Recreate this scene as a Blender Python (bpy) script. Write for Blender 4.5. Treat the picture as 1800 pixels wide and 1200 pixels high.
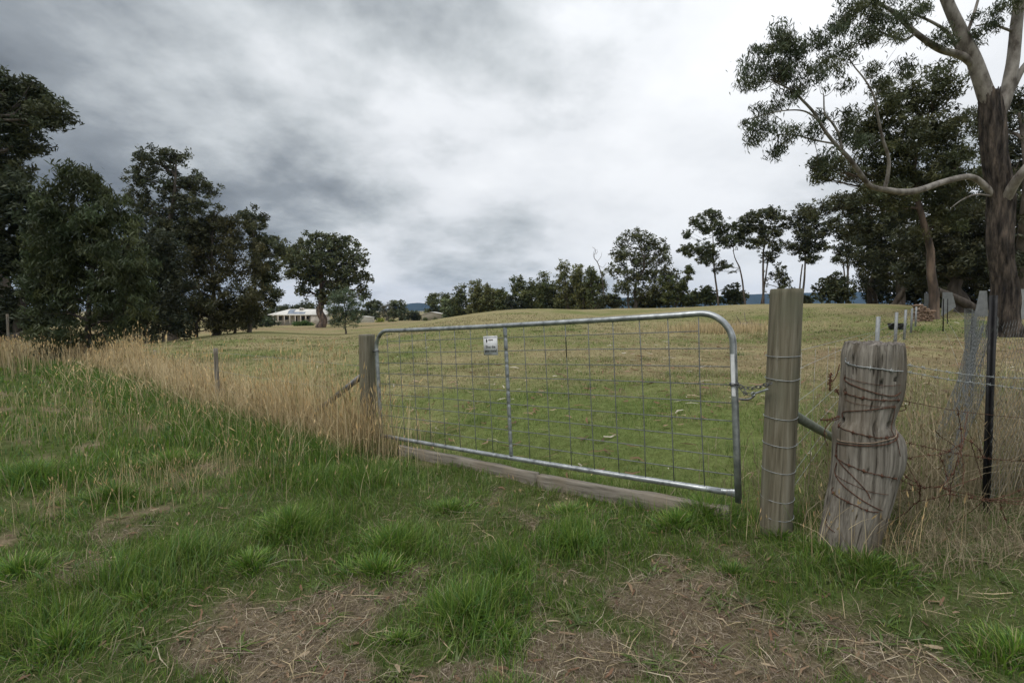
import bpy, math, random
import numpy as np
from mathutils import Vector

for o in list(bpy.data.objects):
    bpy.data.objects.remove(o)
scene = bpy.context.scene
R = math.radians
COL = scene.collection

# ---------------------------------------------------------------- camera
EYE = 1.35                      # camera height above the ground by the gate
FOC = 820.0                     # focal length in photo pixels (1800 wide)
PITCH = math.atan(55 / FOC)     # looking slightly down
cam_d = bpy.data.cameras.new('camera')
cam_d.sensor_width = 36.0
cam_d.lens = FOC / 1800 * 36.0
cam_d.clip_start = 0.05
cam_d.clip_end = 30000
cam = bpy.data.objects.new('camera', cam_d)
COL.objects.link(cam)
cam.location = (0, 0, EYE)
cam.rotation_euler = (R(90) - PITCH, 0, 0)
scene.camera = cam

# ---------------------------------------------------------------- sky and sun
SUN_EL, SUN_AZ = R(56), R(-125)   # veiled sun, high, behind and to the left of the camera
world = bpy.data.worlds.new('World')
scene.world = world
world.use_nodes = True
wn, wl = world.node_tree.nodes, world.node_tree.links
wn.clear()


def wmath(op, a, b=None, clamp=False):
    n = wn.new('ShaderNodeMath')
    n.operation = op
    n.use_clamp = clamp
    for i, v in enumerate((a, b)):
        if v is None:
            continue
        if isinstance(v, (int, float)):
            n.inputs[i].default_value = v
        else:
            wl.new(v, n.inputs[i])
    return n.outputs[0]


w_out = wn.new('ShaderNodeOutputWorld')
w_bg = wn.new('ShaderNodeBackground')
w_bg.inputs['Strength'].default_value = 0.1
w_sky = wn.new('ShaderNodeTexSky')
w_sky.sky_type = 'NISHITA'
w_sky.sun_disc = False
w_sky.sun_elevation = SUN_EL
w_sky.sun_rotation = SUN_AZ
w_tc = wn.new('ShaderNodeTexCoord')
w_sep = wn.new('ShaderNodeSeparateXYZ')
wl.new(w_tc.outputs['Generated'], w_sep.inputs[0])
wx, wy, wz = w_sep.outputs
zc = wmath('ADD', wmath('MAXIMUM', wz, 0.0), 0.30)
w_uv = wn.new('ShaderNodeCombineXYZ')
wl.new(wmath('DIVIDE', wx, zc), w_uv.inputs[0])
wl.new(wmath('DIVIDE', wy, zc), w_uv.inputs[1])


def wnoise(scale, detail, rough, dist, w, off):
    mp = wn.new('ShaderNodeMapping')
    mp.inputs['Location'].default_value = off
    wl.new(w_uv.outputs[0], mp.inputs[0])
    n = wn.new('ShaderNodeTexNoise')
    n.inputs['Scale'].default_value = scale
    n.inputs['Detail'].default_value = detail
    n.inputs['Roughness'].default_value = rough
    n.inputs['Distortion'].default_value = dist
    wl.new(mp.outputs[0], n.inputs['Vector'])
    return n.outputs['Fac']


n_big = wnoise(0.62, 2.0, 0.5, 0.2, 0, (3.3, 1.0, 0))
n_mid = wnoise(1.5, 9.0, 0.50, 0.15, 0, (7.1, 2.4, 0))
n_fine = wnoise(5.0, 9.0, 0.58, 0.1, 0, (1.7, 9.4, 0))
lum = wmath('ADD', wmath('MULTIPLY', n_big, 1.25), wmath('MULTIPLY', n_mid, 1.25))
lum = wmath('ADD', lum, wmath('MULTIPLY', n_fine, 0.46))
# the deck thickens towards the left (west) and is thinnest ahead on the right
lum = wmath('ADD', lum, wmath('MULTIPLY', wx, 0.44))
lum = wmath('ADD', lum, -0.88)
# thinner cloud over the horizon
lum = wmath('ADD', lum, wmath('MULTIPLY', wmath('MAXIMUM', wmath('SUBTRACT', 0.22, wz), 0.0), 0.7))
w_ramp = wn.new('ShaderNodeValToRGB')
cr = w_ramp.color_ramp
cr.elements[0].position = 0.10
cr.elements[0].color = (0.15, 0.165, 0.178, 1)
cr.elements[1].position = 0.98
cr.elements[1].color = (0.92, 0.935, 0.95, 1)
for p, c in ((0.32, (0.29, 0.315, 0.332, 1)), (0.52, (0.55, 0.58, 0.595, 1)), (0.72, (0.80, 0.82, 0.84, 1))):
    e = cr.elements.new(p)
    e.color = c
wl.new(lum, w_ramp.inputs[0])
w_gain = wn.new('ShaderNodeVectorMath')
w_gain.operation = 'SCALE'
wl.new(w_ramp.outputs[0], w_gain.inputs[0])
zen = wmath('ADD', wmath('MULTIPLY', wmath('MULTIPLY', wz, wz), 0.9), 0.94)   # an overcast sky brightens towards the zenith
wl.new(wmath('MULTIPLY', zen, 7.6), w_gain.inputs['Scale'])
w_mix = wn.new('ShaderNodeMixRGB')
w_mix.inputs[0].default_value = 0.95
wl.new(w_sky.outputs[0], w_mix.inputs[1])
wl.new(w_gain.outputs[0], w_mix.inputs[2])
wl.new(w_mix.outputs[0], w_bg.inputs['Color'])
wl.new(w_bg.outputs[0], w_out.inputs[0])

sun_d = bpy.data.lights.new('sun', 'SUN')
sun_d.energy = 1.5
sun_d.angle = R(28)
sun_d.color = (1.0, 0.96, 0.90)
sun = bpy.data.objects.new('sun', sun_d)
COL.objects.link(sun)
sv = Vector((math.sin(SUN_AZ) * math.cos(SUN_EL), math.cos(SUN_AZ) * math.cos(SUN_EL), math.sin(SUN_EL)))
sun.rotation_euler = sv.to_track_quat('Z', 'Y').to_euler()
sun.location = (0, 0, 60)

vs = scene.view_settings
vs.view_transform = 'Standard'
vs.look = 'None'
vs.exposure = 0.5
vs.gamma = 1.0
vs.use_curve_mapping = False
scene.cycles.use_denoising = True
scene.cycles.max_bounces = 6
scene.cycles.diffuse_bounces = 3
scene.cycles.glossy_bounces = 3
scene.cycles.transmission_bounces = 3
scene.cycles.volume_bounces = 0

# ---------------------------------------------------------------- geometry helpers
cp_, sp_ = math.cos(PITCH), math.sin(PITCH)


def P(px, py, Y):
    """world point at depth Y metres that the photo shows at pixel px, py"""
    a = (px - 900) / FOC
    b = -(py - 600) / FOC
    dy = cp_ + b * sp_
    dz = -sp_ + b * cp_
    t = Y / dy
    return np.array((a * t, Y, EYE + dz * t))


def pix(p):
    """inverse of P, for checks"""
    x, y, z = p[0], p[1], p[2] - EYE
    f = y * cp_ - z * sp_
    u = y * sp_ + z * cp_
    return 900 + FOC * x / f, 600 - FOC * u / f


def hash2(ix, iy, seed):
    h = (ix.astype(np.int64) * 374761393 + iy.astype(np.int64) * 668265263 + seed * 1442695041) & 0x7fffffff
    h = ((h ^ (h >> 13)) * 1274126177) & 0x7fffffff
    h = h ^ (h >> 16)
    return (h & 0xffff) / 65535.0


def vnoise(x, y, seed=0):
    x = np.asarray(x, float)
    y = np.asarray(y, float)
    ix, iy = np.floor(x), np.floor(y)
    fx, fy = x - ix, y - iy
    fx = fx * fx * (3 - 2 * fx)
    fy = fy * fy * (3 - 2 * fy)
    a, b = hash2(ix, iy, seed), hash2(ix + 1, iy, seed)
    c, d = hash2(ix, iy + 1, seed), hash2(ix + 1, iy + 1, seed)
    return (a * (1 - fx) + b * fx) * (1 - fy) + (c * (1 - fx) + d * fx) * fy


def fbm(x, y, seed=0, oct=4):
    s, a, t = 0, 1.0, 0
    for i in range(oct):
        s = s + a * vnoise(x * 2 ** i, y * 2 ** i, seed + i * 17)
        t += a
        a *= 0.5
    return s / t


def sstep(a, b, x):
    t = np.clip((x - a) / (b - a), 0, 1)
    return t * t * (3 - 2 * t)


# ---------------------------------------------------------------- terrain
CTRL_PIX = [  # px, py, depth of ground points read off the photograph
    (1370, 932, 2.80), (1520, 972, 2.60), (1283, 912, 2.98), (705, 800, 5.05), (1000, 850, 3.9),
    (900, 1195, 1.75), (300, 1195, 1.78), (1600, 1195, 1.72), (400, 900, 3.35), (100, 800, 5.2),
    (650, 785, 5.3), (381, 716, 8.0), (150, 641, 14.2), (20, 617, 25.0), (0, 690, 9.5),
    (950, 765, 5.0), (1100, 700, 6.4), (1000, 652, 9.5), (1000, 602, 16), (1050, 572, 30), (1060, 554, 50), (1090, 542.5, 75),
    (1300, 541, 74), (1300, 575, 28), (640, 655, 11), (560, 607, 25), (600, 589, 50), (620, 576, 100),
    (520, 571, 150), (440, 583, 50), (300, 599, 45), (120, 612, 40), (760, 563, 190), (800, 561, 100), (890, 553.5, 88), (960, 547.5, 82),
    (720, 568, 110), (1560, 537.5, 60), (1450, 540, 66), (1640, 561, 27), (1765, 592, 17), (1600, 603, 13.5), (1600, 690, 7.2),
    (1735, 905, 3.05), (1760, 740, 5.6), (1900, 560, 30), (1700, 1000, 2.35),
]
CTRL_W = [(0, 0, -0.02), (-3, -3, -0.1), (3, -3, 0.0), (0, -30, 0.0), (-30, -10, -0.3), (30, -10, 0.3), (-60, 30, -2.0), (60, 30, 1.2),
          (0, -200, 0), (200, 0, 0), (-200, 0, -3), (-150, 200, -5), (0, 300, -5), (200, 200, -3), (20, 110, -1.2), (45, 105, -0.6), (70, 100, -0.5), (0, 130, -3.2)]
pts = [P(*c) for c in CTRL_PIX]
pts += [np.array(c, float) for c in CTRL_W]
pts = np.array(pts)


def warp(x, y):
    r = np.hypot(x, y) + 1e-9
    k = np.arcsinh(r / 4.0) / r
    return x * k, y * k


_wx, _wy = warp(pts[:, 0], pts[:, 1])


def _U(r2):
    return 0.5 * r2 * np.log(r2 + 1e-12)


_n = len(pts)
_K = _U((_wx[:, None] - _wx) ** 2 + (_wy[:, None] - _wy) ** 2) + np.eye(_n) * 0.012
_A = np.zeros((_n + 3, _n + 3))
_A[:_n, :_n] = _K
_A[:_n, _n] = 1
_A[:_n, _n + 1] = _wx
_A[:_n, _n + 2] = _wy
_A[_n:, :_n] = _A[:_n, _n:].T
_sol = np.linalg.solve(_A, np.concatenate([pts[:, 2], np.zeros(3)]))


def H(x, y):
    """ground height"""
    x = np.atleast_1d(np.asarray(x, float))
    y = np.atleast_1d(np.asarray(y, float))
    out = np.empty(x.shape)
    for i in range(0, x.size, 20000):
        a, b = x.ravel()[i:i + 20000], y.ravel()[i:i + 20000]
        u, v = warp(a, b)
        z = _U((u[:, None] - _wx) ** 2 + (v[:, None] - _wy) ** 2) @ _sol[:_n] + _sol[_n] + _sol[_n + 1] * u + _sol[_n + 2] * v
        r = np.hypot(a, b)
        k = sstep(220, 600, r)
        z = z * (1 - k) + (-7.0) * k
        amp = 0.05 * sstep(0.5, 3, r) * (1 - sstep(60, 200, r)) + 0.02
        z = z + amp * (fbm(a * 0.9, b * 0.9, 5, 3) - 0.5) + 0.03 * (fbm(a * 3.1, b * 3.1, 9, 2) - 0.5)
        out.ravel()[i:i + 20000] = z
    return out


def h1(x, y):
    return float(H(x, y)[0])


def ground_at(px, py, lo=0.8, hi=150.0):
    """world x, y where the photo pixel meets the ground"""
    Y = np.geomspace(lo, hi, 700)
    pt = np.array([P(px, py, v) for v in Y])
    d = pt[:, 2] - H(pt[:, 0], pt[:, 1])
    i = np.argmax(d < 0) if (d < 0).any() else -1
    return pt[i, 0], pt[i, 1]


# gate line
G_R = P(1297.7, 867.5, 2.95)    # lower right corner of the gate
G_L = P(670.5, 765.0, 5.2)      # lower left corner
gdir = (G_R - G_L)
GLEN = np.linalg.norm(gdir)
GU = gdir / GLEN                # along the gate, left to right
GV = np.array((0, 0, 1.0)) - GU * GU[2]
GV /= np.linalg.norm(GV)        # up in the plane of the gate
GN = np.cross(GU, GV)           # towards the camera
GH = 1.178
g2 = GU[:2] / np.linalg.norm(GU[:2])
POST_R = np.array((P(1372, 700, 2.81)[0], 2.81))
POST_L = np.array((P(647, 700, 5.30)[0], 5.30))
OLD = np.array((P(1500, 940, 2.60)[0], 2.60))


def side(x, y):
    """metres beyond (+, paddock) or in front of (-, roadside) the fence line"""
    d = (x - G_L[0]) * (-g2[1]) + (y - G_L[1]) * g2[0]
    dr = (y - POST_R[1]) - (x - POST_R[0]) * 0.2      # fence to the right of the gate
    return np.where(x > POST_R[0], dr, d)


def along(x, y):
    return (x - G_L[0]) * g2[0] + (y - G_L[1]) * g2[1]


# ---------------------------------------------------------------- materials
def mat(name, build):
    m = bpy.data.materials.new(name)
    m.use_nodes = True
    nt = m.node_tree
    nt.nodes.clear()
    out = nt.nodes.new('ShaderNodeOutputMaterial')
    build(nt, out)
    return m


def N(nt, typ, **kw):
    n = nt.nodes.new(typ)
    for k, v in kw.items():
        if k in n.inputs:
            n.inputs[k].default_value = v
        else:
            setattr(n, k, v)
    return n


def noise_node(nt, scale, detail=5, rough=0.55, stretch=(1, 1, 1), coord='Object', dist=0.0):
    tc = nt.nodes.new('ShaderNodeTexCoord')
    mp = nt.nodes.new('ShaderNodeMapping')
    mp.inputs['Scale'].default_value = stretch
    nt.links.new(tc.outputs[coord], mp.inputs[0])
    n = N(nt, 'ShaderNodeTexNoise', Scale=scale, Detail=detail, Roughness=rough, Distortion=dist)
    nt.links.new(mp.outputs[0], n.inputs['Vector'])
    return n


def ramp(nt, fac, stops):
    r = nt.nodes.new('ShaderNodeValToRGB')
    el = r.color_ramp.elements
    el[0].position, el[0].color = stops[0][0], (*stops[0][1], 1)
    el[1].position, el[1].color = stops[-1][0], (*stops[-1][1], 1)
    for p, c in stops[1:-1]:
        e = el.new(p)
        e.color = (*c, 1)
    nt.links.new(fac, r.inputs[0])
    return r.outputs[0]


def mixc(nt, fac, a, b, mode='MIX'):
    m = nt.nodes.new('ShaderNodeMixRGB')
    m.blend_type = mode
    for i, v in enumerate((fac, a, b)):
        if hasattr(v, 'is_linked'):
            nt.links.new(v, m.inputs[i])
        elif isinstance(v, (int, float)):
            m.inputs[i].default_value = v
        else:
            m.inputs[i].default_value = (*v, 1)
    return m.outputs[0]


def bump(nt, height, strength, dist=0.01):
    b = N(nt, 'ShaderNodeBump', Strength=strength, Distance=dist)
    nt.links.new(height, b.inputs['Height'])
    return b.outputs[0]


def simple(name, stops, scale, rough=0.8, metal=0.0, stretch=(1, 1, 1), bstr=0.3, bdist=0.01, detail=6, nrough=0.6, spec=0.3):
    def b(nt, out):
        n = noise_node(nt, scale, detail, nrough, stretch)
        p = N(nt, 'ShaderNodeBsdfPrincipled', Roughness=rough, Metallic=metal)
        p.inputs['Specular IOR Level'].default_value = spec
        nt.links.new(ramp(nt, n.outputs['Fac'], stops), p.inputs['Base Color'])
        if bstr:
            nt.links.new(bump(nt, n.outputs['Fac'], bstr, bdist), p.inputs['Normal'])
        nt.links.new(p.outputs[0], out.inputs[0])
    return mat(name, b)


def leafy(name, trans=0.3, rough=0.55, gloss=0.06):
    """foliage: per-face colour attribute, part of the light passes through"""
    def b(nt, out):
        a = N(nt, 'ShaderNodeAttribute', attribute_name='Col')
        d = nt.nodes.new('ShaderNodeBsdfDiffuse')
        t = nt.nodes.new('ShaderNodeBsdfTranslucent')
        g = N(nt, 'ShaderNodeBsdfGlossy', Roughness=rough)
        g.inputs['Color'].default_value = (0.8, 0.85, 0.85, 1)
        nt.links.new(a.outputs['Color'], d.inputs[0])
        nt.links.new(a.outputs['Color'], t.inputs[0])
        m = N(nt, 'ShaderNodeMixShader', Fac=trans)
        nt.links.new(d.outputs[0], m.inputs[1])
        nt.links.new(t.outputs[0], m.inputs[2])
        m2 = N(nt, 'ShaderNodeMixShader', Fac=gloss)
        nt.links.new(m.outputs[0], m2.inputs[1])
        nt.links.new(g.outputs[0], m2.inputs[2])
        nt.links.new(m2.outputs[0], out.inputs[0])
    return mat(name, b)


M = {}
M['leaf'] = leafy('gum_leaf', 0.22, 0.5, 0.022)
M['blade'] = leafy('grass_blade', 0.32, 0.5, 0.035)
M['straw'] = leafy('dry_straw', 0.25, 0.6, 0.02)
M['bark'] = simple('rough_bark', [(0.36, (0.012, 0.010, 0.009)), (0.48, (0.042, 0.034, 0.028)), (0.6, (0.085, 0.069, 0.057)), (0.72, (0.17, 0.13, 0.10))], 7, 0.95, 0, (1, 1, 0.2), 1.0, 0.12)
M['bark_far'] = simple('far_bark', [(0.35, (0.05, 0.042, 0.035)), (0.7, (0.15, 0.125, 0.105))], 3, 0.95, 0, (1, 1, 0.3), 0.3, 0.05)
M['bark_pale'] = simple('pale_smooth_bark', [(0.38, (0.07, 0.058, 0.048)), (0.46, (0.15, 0.134, 0.117)), (0.6, (0.255, 0.236, 0.212)), (0.75, (0.37, 0.347, 0.316))], 3.2, 0.8, 0, (1, 1, 0.5), 0.3, 0.02)
M['bark_peel'] = simple('peeling_bark', [(0.36, (0.035, 0.028, 0.023)), (0.5, (0.09, 0.066, 0.052)), (0.62, (0.17, 0.122, 0.092)), (0.75, (0.30, 0.245, 0.20))], 2.2, 0.9, 0, (1, 1, 0.22), 0.6, 0.04)
M['galv'] = simple('galvanised_steel', [(0.30, (0.15, 0.155, 0.16)), (0.42, (0.28, 0.30, 0.31)), (0.55, (0.37, 0.39, 0.40)), (0.72, (0.52, 0.545, 0.555))], 16, 0.42, 0.75, (1, 1, 1), 0.12, 0.002, spec=0.5)
M['galv_wire'] = simple('galvanised_wire', [(0.3, (0.22, 0.235, 0.24)), (0.7, (0.40, 0.42, 0.425))], 30, 0.5, 0.5, bstr=0)
M['net_wire'] = simple('dull_netting_wire', [(0.3, (0.10, 0.108, 0.11)), (0.7, (0.20, 0.21, 0.212))], 30, 0.6, 0.3, bstr=0)
M['rust'] = simple('rusty_wire', [(0.3, (0.035, 0.018, 0.013)), (0.55, (0.10, 0.045, 0.028)), (0.75, (0.17, 0.085, 0.05))], 60, 0.9, 0.1, bstr=0.3, bdist=0.001)
M['dark_steel'] = simple('dark_steel', [(0.3, (0.07, 0.072, 0.075)), (0.7, (0.17, 0.17, 0.17))], 40, 0.5, 0.6, bstr=0.2, bdist=0.001)
M['picket'] = simple('black_coated_steel', [(0.3, (0.008, 0.008, 0.009)), (0.6, (0.016, 0.016, 0.017)), (0.75, (0.05, 0.05, 0.05))], 25, 0.6, 0, bstr=0.2, bdist=0.002)
M['white_paint'] = simple('white_sign', [(0.3, (0.55, 0.56, 0.58)), (0.7, (0.74, 0.75, 0.76))], 14, 0.5, bstr=0)
M['print'] = simple('dark_print', [(0.3, (0.02, 0.022, 0.02)), (0.7, (0.04, 0.045, 0.04))], 20, 0.6, bstr=0)
M['print_grey'] = simple('faded_print', [(0.3, (0.12, 0.15, 0.17)), (0.7, (0.28, 0.24, 0.2))], 90, 0.6, bstr=0)


def wood(name, stops, zs, scale, bstr, moss=None):
    def b(nt, out):
        n = noise_node(nt, scale, 8, 0.65, zs, dist=0.4)
        n2 = noise_node(nt, 5, 4, 0.5, (1, 1, 0.5))
        c = ramp(nt, n.outputs['Fac'], stops)
        if moss:
            c = mixc(nt, ramp(nt, n2.outputs['Fac'], [(0.46, (0, 0, 0)), (0.64, (0.75, 0.75, 0.75))]), c, moss)
        p = N(nt, 'ShaderNodeBsdfPrincipled', Roughness=0.9)
        p.inputs['Specular IOR Level'].default_value = 0.2
        nt.links.new(c, p.inputs['Base Color'])
        nt.links.new(bump(nt, n.outputs['Fac'], bstr, 0.008), p.inputs['Normal'])
        nt.links.new(p.outputs[0], out.inputs[0])
    return mat(name, b)


M['wood_old'] = wood('weathered_grey_wood', [(0.32, (0.04, 0.034, 0.028)), (0.44, (0.135, 0.122, 0.103)), (0.58, (0.235, 0.215, 0.186)), (0.75, (0.34, 0.318, 0.283))], (1, 1, 0.05), 44, 0.9, (0.145, 0.118, 0.086))
M['wood_treated'] = wood('treated_pine', [(0.3, (0.06, 0.052, 0.036)), (0.46, (0.14, 0.124, 0.088)), (0.6, (0.21, 0.192, 0.146)), (0.75, (0.31, 0.295, 0.248))], (1, 1, 0.045), 34, 0.6, (0.132, 0.132, 0.094))
M['wood_board'] = wood('grey_sleeper', [(0.3, (0.07, 0.06, 0.048)), (0.5, (0.20, 0.18, 0.15)), (0.75, (0.31, 0.285, 0.245))], (0.06, 1, 1), 36, 1.0, (0.20, 0.17, 0.13))
M['wood_end'] = simple('rotted_end_grain', [(0.3, (0.06, 0.052, 0.046)), (0.55, (0.19, 0.17, 0.15)), (0.75, (0.33, 0.30, 0.27))], 40, 0.95, bstr=1.0, bdist=0.02)


def ground_mat(nt, out):
    a = N(nt, 'ShaderNodeAttribute', attribute_name='Col')
    n1 = noise_node(nt, 9, 6, 0.65)
    n2 = noise_node(nt, 60, 5, 0.7)
    n3 = noise_node(nt, 1.3, 5, 0.6)
    c = mixc(nt, 0.75, a.outputs['Color'], ramp(nt, n1.outputs['Fac'], [(0.3, (0.62, 0.60, 0.55)), (0.7, (1.35, 1.36, 1.38))]), 'MULTIPLY')
    c = mixc(nt, 0.7, c, ramp(nt, n2.outputs['Fac'], [(0.32, (0.5, 0.48, 0.45)), (0.66, (1.5, 1.5, 1.45))]), 'MULTIPLY')
    c = mixc(nt, 0.6, c, ramp(nt, n3.outputs['Fac'], [(0.35, (0.8, 0.85, 0.8)), (0.65, (1.2, 1.15, 1.15))]), 'MULTIPLY')
    p = N(nt, 'ShaderNodeBsdfPrincipled', Roughness=1.0)
    p.inputs['Specular IOR Level'].default_value = 0.0
    nt.links.new(c, p.inputs['Base Color'])
    nt.links.new(bump(nt, n2.outputs['Fac'], 0.7, 0.03), p.inputs['Normal'])
    nt.links.new(p.outputs[0], out.inputs[0])


M['ground'] = mat('paddock_soil', ground_mat)
M['hill'] = simple('forested_hill', [(0.3, (0.02, 0.03, 0.022)), (0.7, (0.045, 0.055, 0.04))], 0.012, 1.0, bstr=0.0, spec=0.0)


# ---------------------------------------------------------------- object builders
def build(name, V, tris=None, quads=None, m=None, parent=None, smooth=False, col=None, ngons=None):
    V = np.asarray(V, dtype=np.float64).reshape(-1, 3)
    if parent is not None:
        off = np.array(parent.location)
        q = parent.parent
        while q is not None:
            off = off + np.array(q.location)
            q = q.parent
        V = V - off
    me = bpy.data.meshes.new(name)
    loops, starts, pos = [], [], 0
    for f, k in ((tris, 3), (quads, 4)):
        if f is not None and len(f):
            f = np.asarray(f, dtype=np.int32).reshape(-1, k)
            loops.append(f.ravel())
            starts.append(pos + np.arange(len(f), dtype=np.int32) * k)
            pos += f.size
    for g in (ngons or []):
        loops.append(np.asarray(g, dtype=np.int32))
        starts.append(np.array([pos], dtype=np.int32))
        pos += len(g)
    loops = np.concatenate(loops)
    starts = np.concatenate(starts)
    me.vertices.add(len(V))
    me.vertices.foreach_set('co', V.astype(np.float32).ravel())
    me.loops.add(len(loops))
    me.loops.foreach_set('vertex_index', loops)
    me.polygons.add(len(starts))
    me.polygons.foreach_set('loop_start', starts)
    if smooth:
        me.polygons.foreach_set('use_smooth', np.ones(len(starts), dtype=bool))
    if col is not None:
        at = me.attributes.new('Col', 'FLOAT_COLOR', 'POINT')
        c = np.ones((len(V), 4), dtype=np.float32)
        c[:, :3] = col
        at.data.foreach_set('color', c.ravel())
    me.update(calc_edges=True)
    if m is not None:
        me.materials.append(m)
    o = bpy.data.objects.new(name, me)
    COL.objects.link(o)
    if parent is not None:
        o.parent = parent
    return o


def tag(o, label=None, cat=None, group=None, kind=None):
    for k, v in (('label', label), ('category', cat), ('group', group), ('kind', kind)):
        if v:
            o[k] = v
    return o


def thing(name, label, cat, loc, group=None):
    o = bpy.data.objects.new(name, None)
    o.empty_display_size = 0.2
    COL.objects.link(o)
    o.location = tuple(float(v) for v in loc)
    return tag(o, label, cat, group)


class MB:
    """collects tubes and boxes into one mesh"""
    def __init__(self):
        self.v, self.q, self.t, self.g, self.n = [], [], [], [], 0

    def add(self, V, quads=None, tris=None, ngons=None):
        V = np.asarray(V, float).reshape(-1, 3)
        if quads is not None and len(quads):
            self.q.append(np.asarray(quads) + self.n)
        if tris is not None and len(tris):
            self.t.append(np.asarray(tris) + self.n)
        for g in ngons or []:
            self.g.append([i + self.n for i in g])
        self.v.append(V)
        self.n += len(V)

    def tube(self, pts, r, sides=6, caps=True, closed=False):
        pts = np.asarray(pts, float)
        n = len(pts)
        r = np.full(n, r, float) if np.isscalar(r) else np.asarray(r, float)
        if closed:
            tan = np.roll(pts, -1, 0) - np.roll(pts, 1, 0)
        else:
            tan = np.gradient(pts, axis=0)
        tan /= np.linalg.norm(tan, axis=1)[:, None] + 1e-12
        ref = np.array((0, 0, 1.0)) if abs(tan[0][2]) < 0.9 else np.array((1.0, 0, 0))
        u = np.cross(tan[0], ref)
        u /= np.linalg.norm(u)
        th = np.arange(sides) * 2 * math.pi / sides
        V = np.empty((n, sides, 3))
        for i in range(n):
            u = u - tan[i] * np.dot(u, tan[i])
            u /= np.linalg.norm(u) + 1e-12
            w = np.cross(tan[i], u)
            V[i] = pts[i] + r[i] * (np.cos(th)[:, None] * u + np.sin(th)[:, None] * w)
        m = n if closed else n - 1
        i = np.arange(m)[:, None]
        j = np.arange(sides)[None]
        a = i * sides + j
        b = i * sides + (j + 1) % sides
        i2 = (i + 1) % n
        c = i2 * sides + (j + 1) % sides
        d = i2 * sides + j
        Q = np.stack([a, b, c, d], -1).reshape(-1, 4)
        self.add(V.reshape(-1, 3), Q, ngons=[] if (closed or not caps) else [list(range(sides))[::-1], list(range((n - 1) * sides, n * sides))])
        return self

    def box(self, o, ax, ay, az):
        """box from corner o along three edge vectors"""
        o, ax, ay, az = (np.asarray(v, float) for v in (o, ax, ay, az))
        V = [o, o + ax, o + ax + ay, o + ay, o + az, o + ax + az, o + ax + ay + az, o + ay + az]
        self.add(V, [(0, 3, 2, 1), (4, 5, 6, 7), (0, 1, 5, 4), (1, 2, 6, 5), (2, 3, 7, 6), (3, 0, 4, 7)])
        return self

    def build(self, name, m, parent=None, smooth=False):
        return build(name, np.concatenate(self.v), np.concatenate(self.t) if self.t else None, np.concatenate(self.q) if self.q else None, m, parent, smooth, ngons=self.g)


def spline(pts, n):
    """Catmull-Rom through control points"""
    p = np.asarray(pts, float)
    p = np.vstack([2 * p[0] - p[1], p, 2 * p[-1] - p[-2]])
    k = len(p) - 3
    t = np.linspace(0, k - 1e-6, n)
    i = t.astype(int)
    f = (t - i)[:, None]
    a, b, c, d = p[i], p[i + 1], p[i + 2], p[i + 3]
    return 0.5 * ((2 * b) + (-a + c) * f + (2 * a - 5 * b + 4 * c - d) * f ** 2 + (-a + 3 * b - 3 * c + d) * f ** 3)


# ================================================================ GROUND
rng = np.random.default_rng(7)


def blob(x, y, spots):
    v = np.zeros(np.shape(x))
    for (bx, by, rx, ry) in spots:
        d = ((x - bx) / rx) ** 2 + ((y - by) / ry) ** 2
        v = np.maximum(v, np.exp(-d * 1.1))
    return v


DIRT = []
for (px, py, rx, ry) in [(560, 1095, .34, .16), (420, 1145, .30, .16), (660, 1060, .25, .12), (1120, 1060, .22, .2), (1250, 1100, .40, .28), (1450, 1120, .45, .25), (1050, 1160, .4, .16), (720, 1010, .18, .10),
                         (1600, 1180, .4, .2), (150, 1010, .14, .12), (1220, 1030, .25, .14), (560, 1180, .45, .12), (240, 905, .2, .15), (1350, 1185, .5, .2), (800, 1190, .2, .08), (1180, 990, .12, .10)]:
    gx, gy = ground_at(px, py)
    DIRT.append((gx, gy, rx, ry))
LUSH = []
for (px, py, rx, ry) in [(820, 1080, .2, .16), (520, 930, .4, .35), (60, 850, .7, .5), (1240, 920, .35, .2), (1000, 960, .25, .2), (700, 960, .4, .25), (100, 1130, .4, .2), (330, 985, .3, .2), (1500, 1010, .3, .15), (440, 770, 1.0, .6), (1750, 1150, .2, .15), (880, 1000, .2, .15), (640, 850, .6, .4), (250, 1030, .3, .15)]:
    gx, gy = ground_at(px, py)
    LUSH.append((gx, gy, rx, ry))


def dirt(x, y):
    n = fbm(x * 2.3, y * 2.3, 31, 4)
    n3 = fbm(x * 7.0, y * 7.0, 37, 3)
    v = blob(x, y, DIRT) * 1.15 - blob(x, y, LUSH) * 0.7 + (n - 0.5) * 1.5 + (n3 - 0.5) * 1.2 + 0.15
    return sstep(0.22, 0.80, v) * (side(x, y) < 0.4)


def dryness(x, y):
    """0 green .. 1 straw, on the paddock"""
    d = np.hypot(x, y)
    n = fbm(x * 0.16, y * 0.16, 77, 4)
    n2 = fbm(x * 0.9, y * 0.9, 78, 3)
    return np.clip(sstep(5.0, 10, d) * 0.72 + (n - 0.5) * 1.9 + (n2 - 0.5) * 0.9 + 0.0 + 0.22 * sstep(20, 60, d), 0, 1)


C_SOIL = np.array((0.100, 0.084, 0.066))
C_STRAW = np.array((0.33, 0.265, 0.165))
C_DRYG = np.array((0.245, 0.215, 0.125))
C_GREEN = np.array((0.118, 0.148, 0.052))
C_LUSH = np.array((0.07, 0.12, 0.022))

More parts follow.
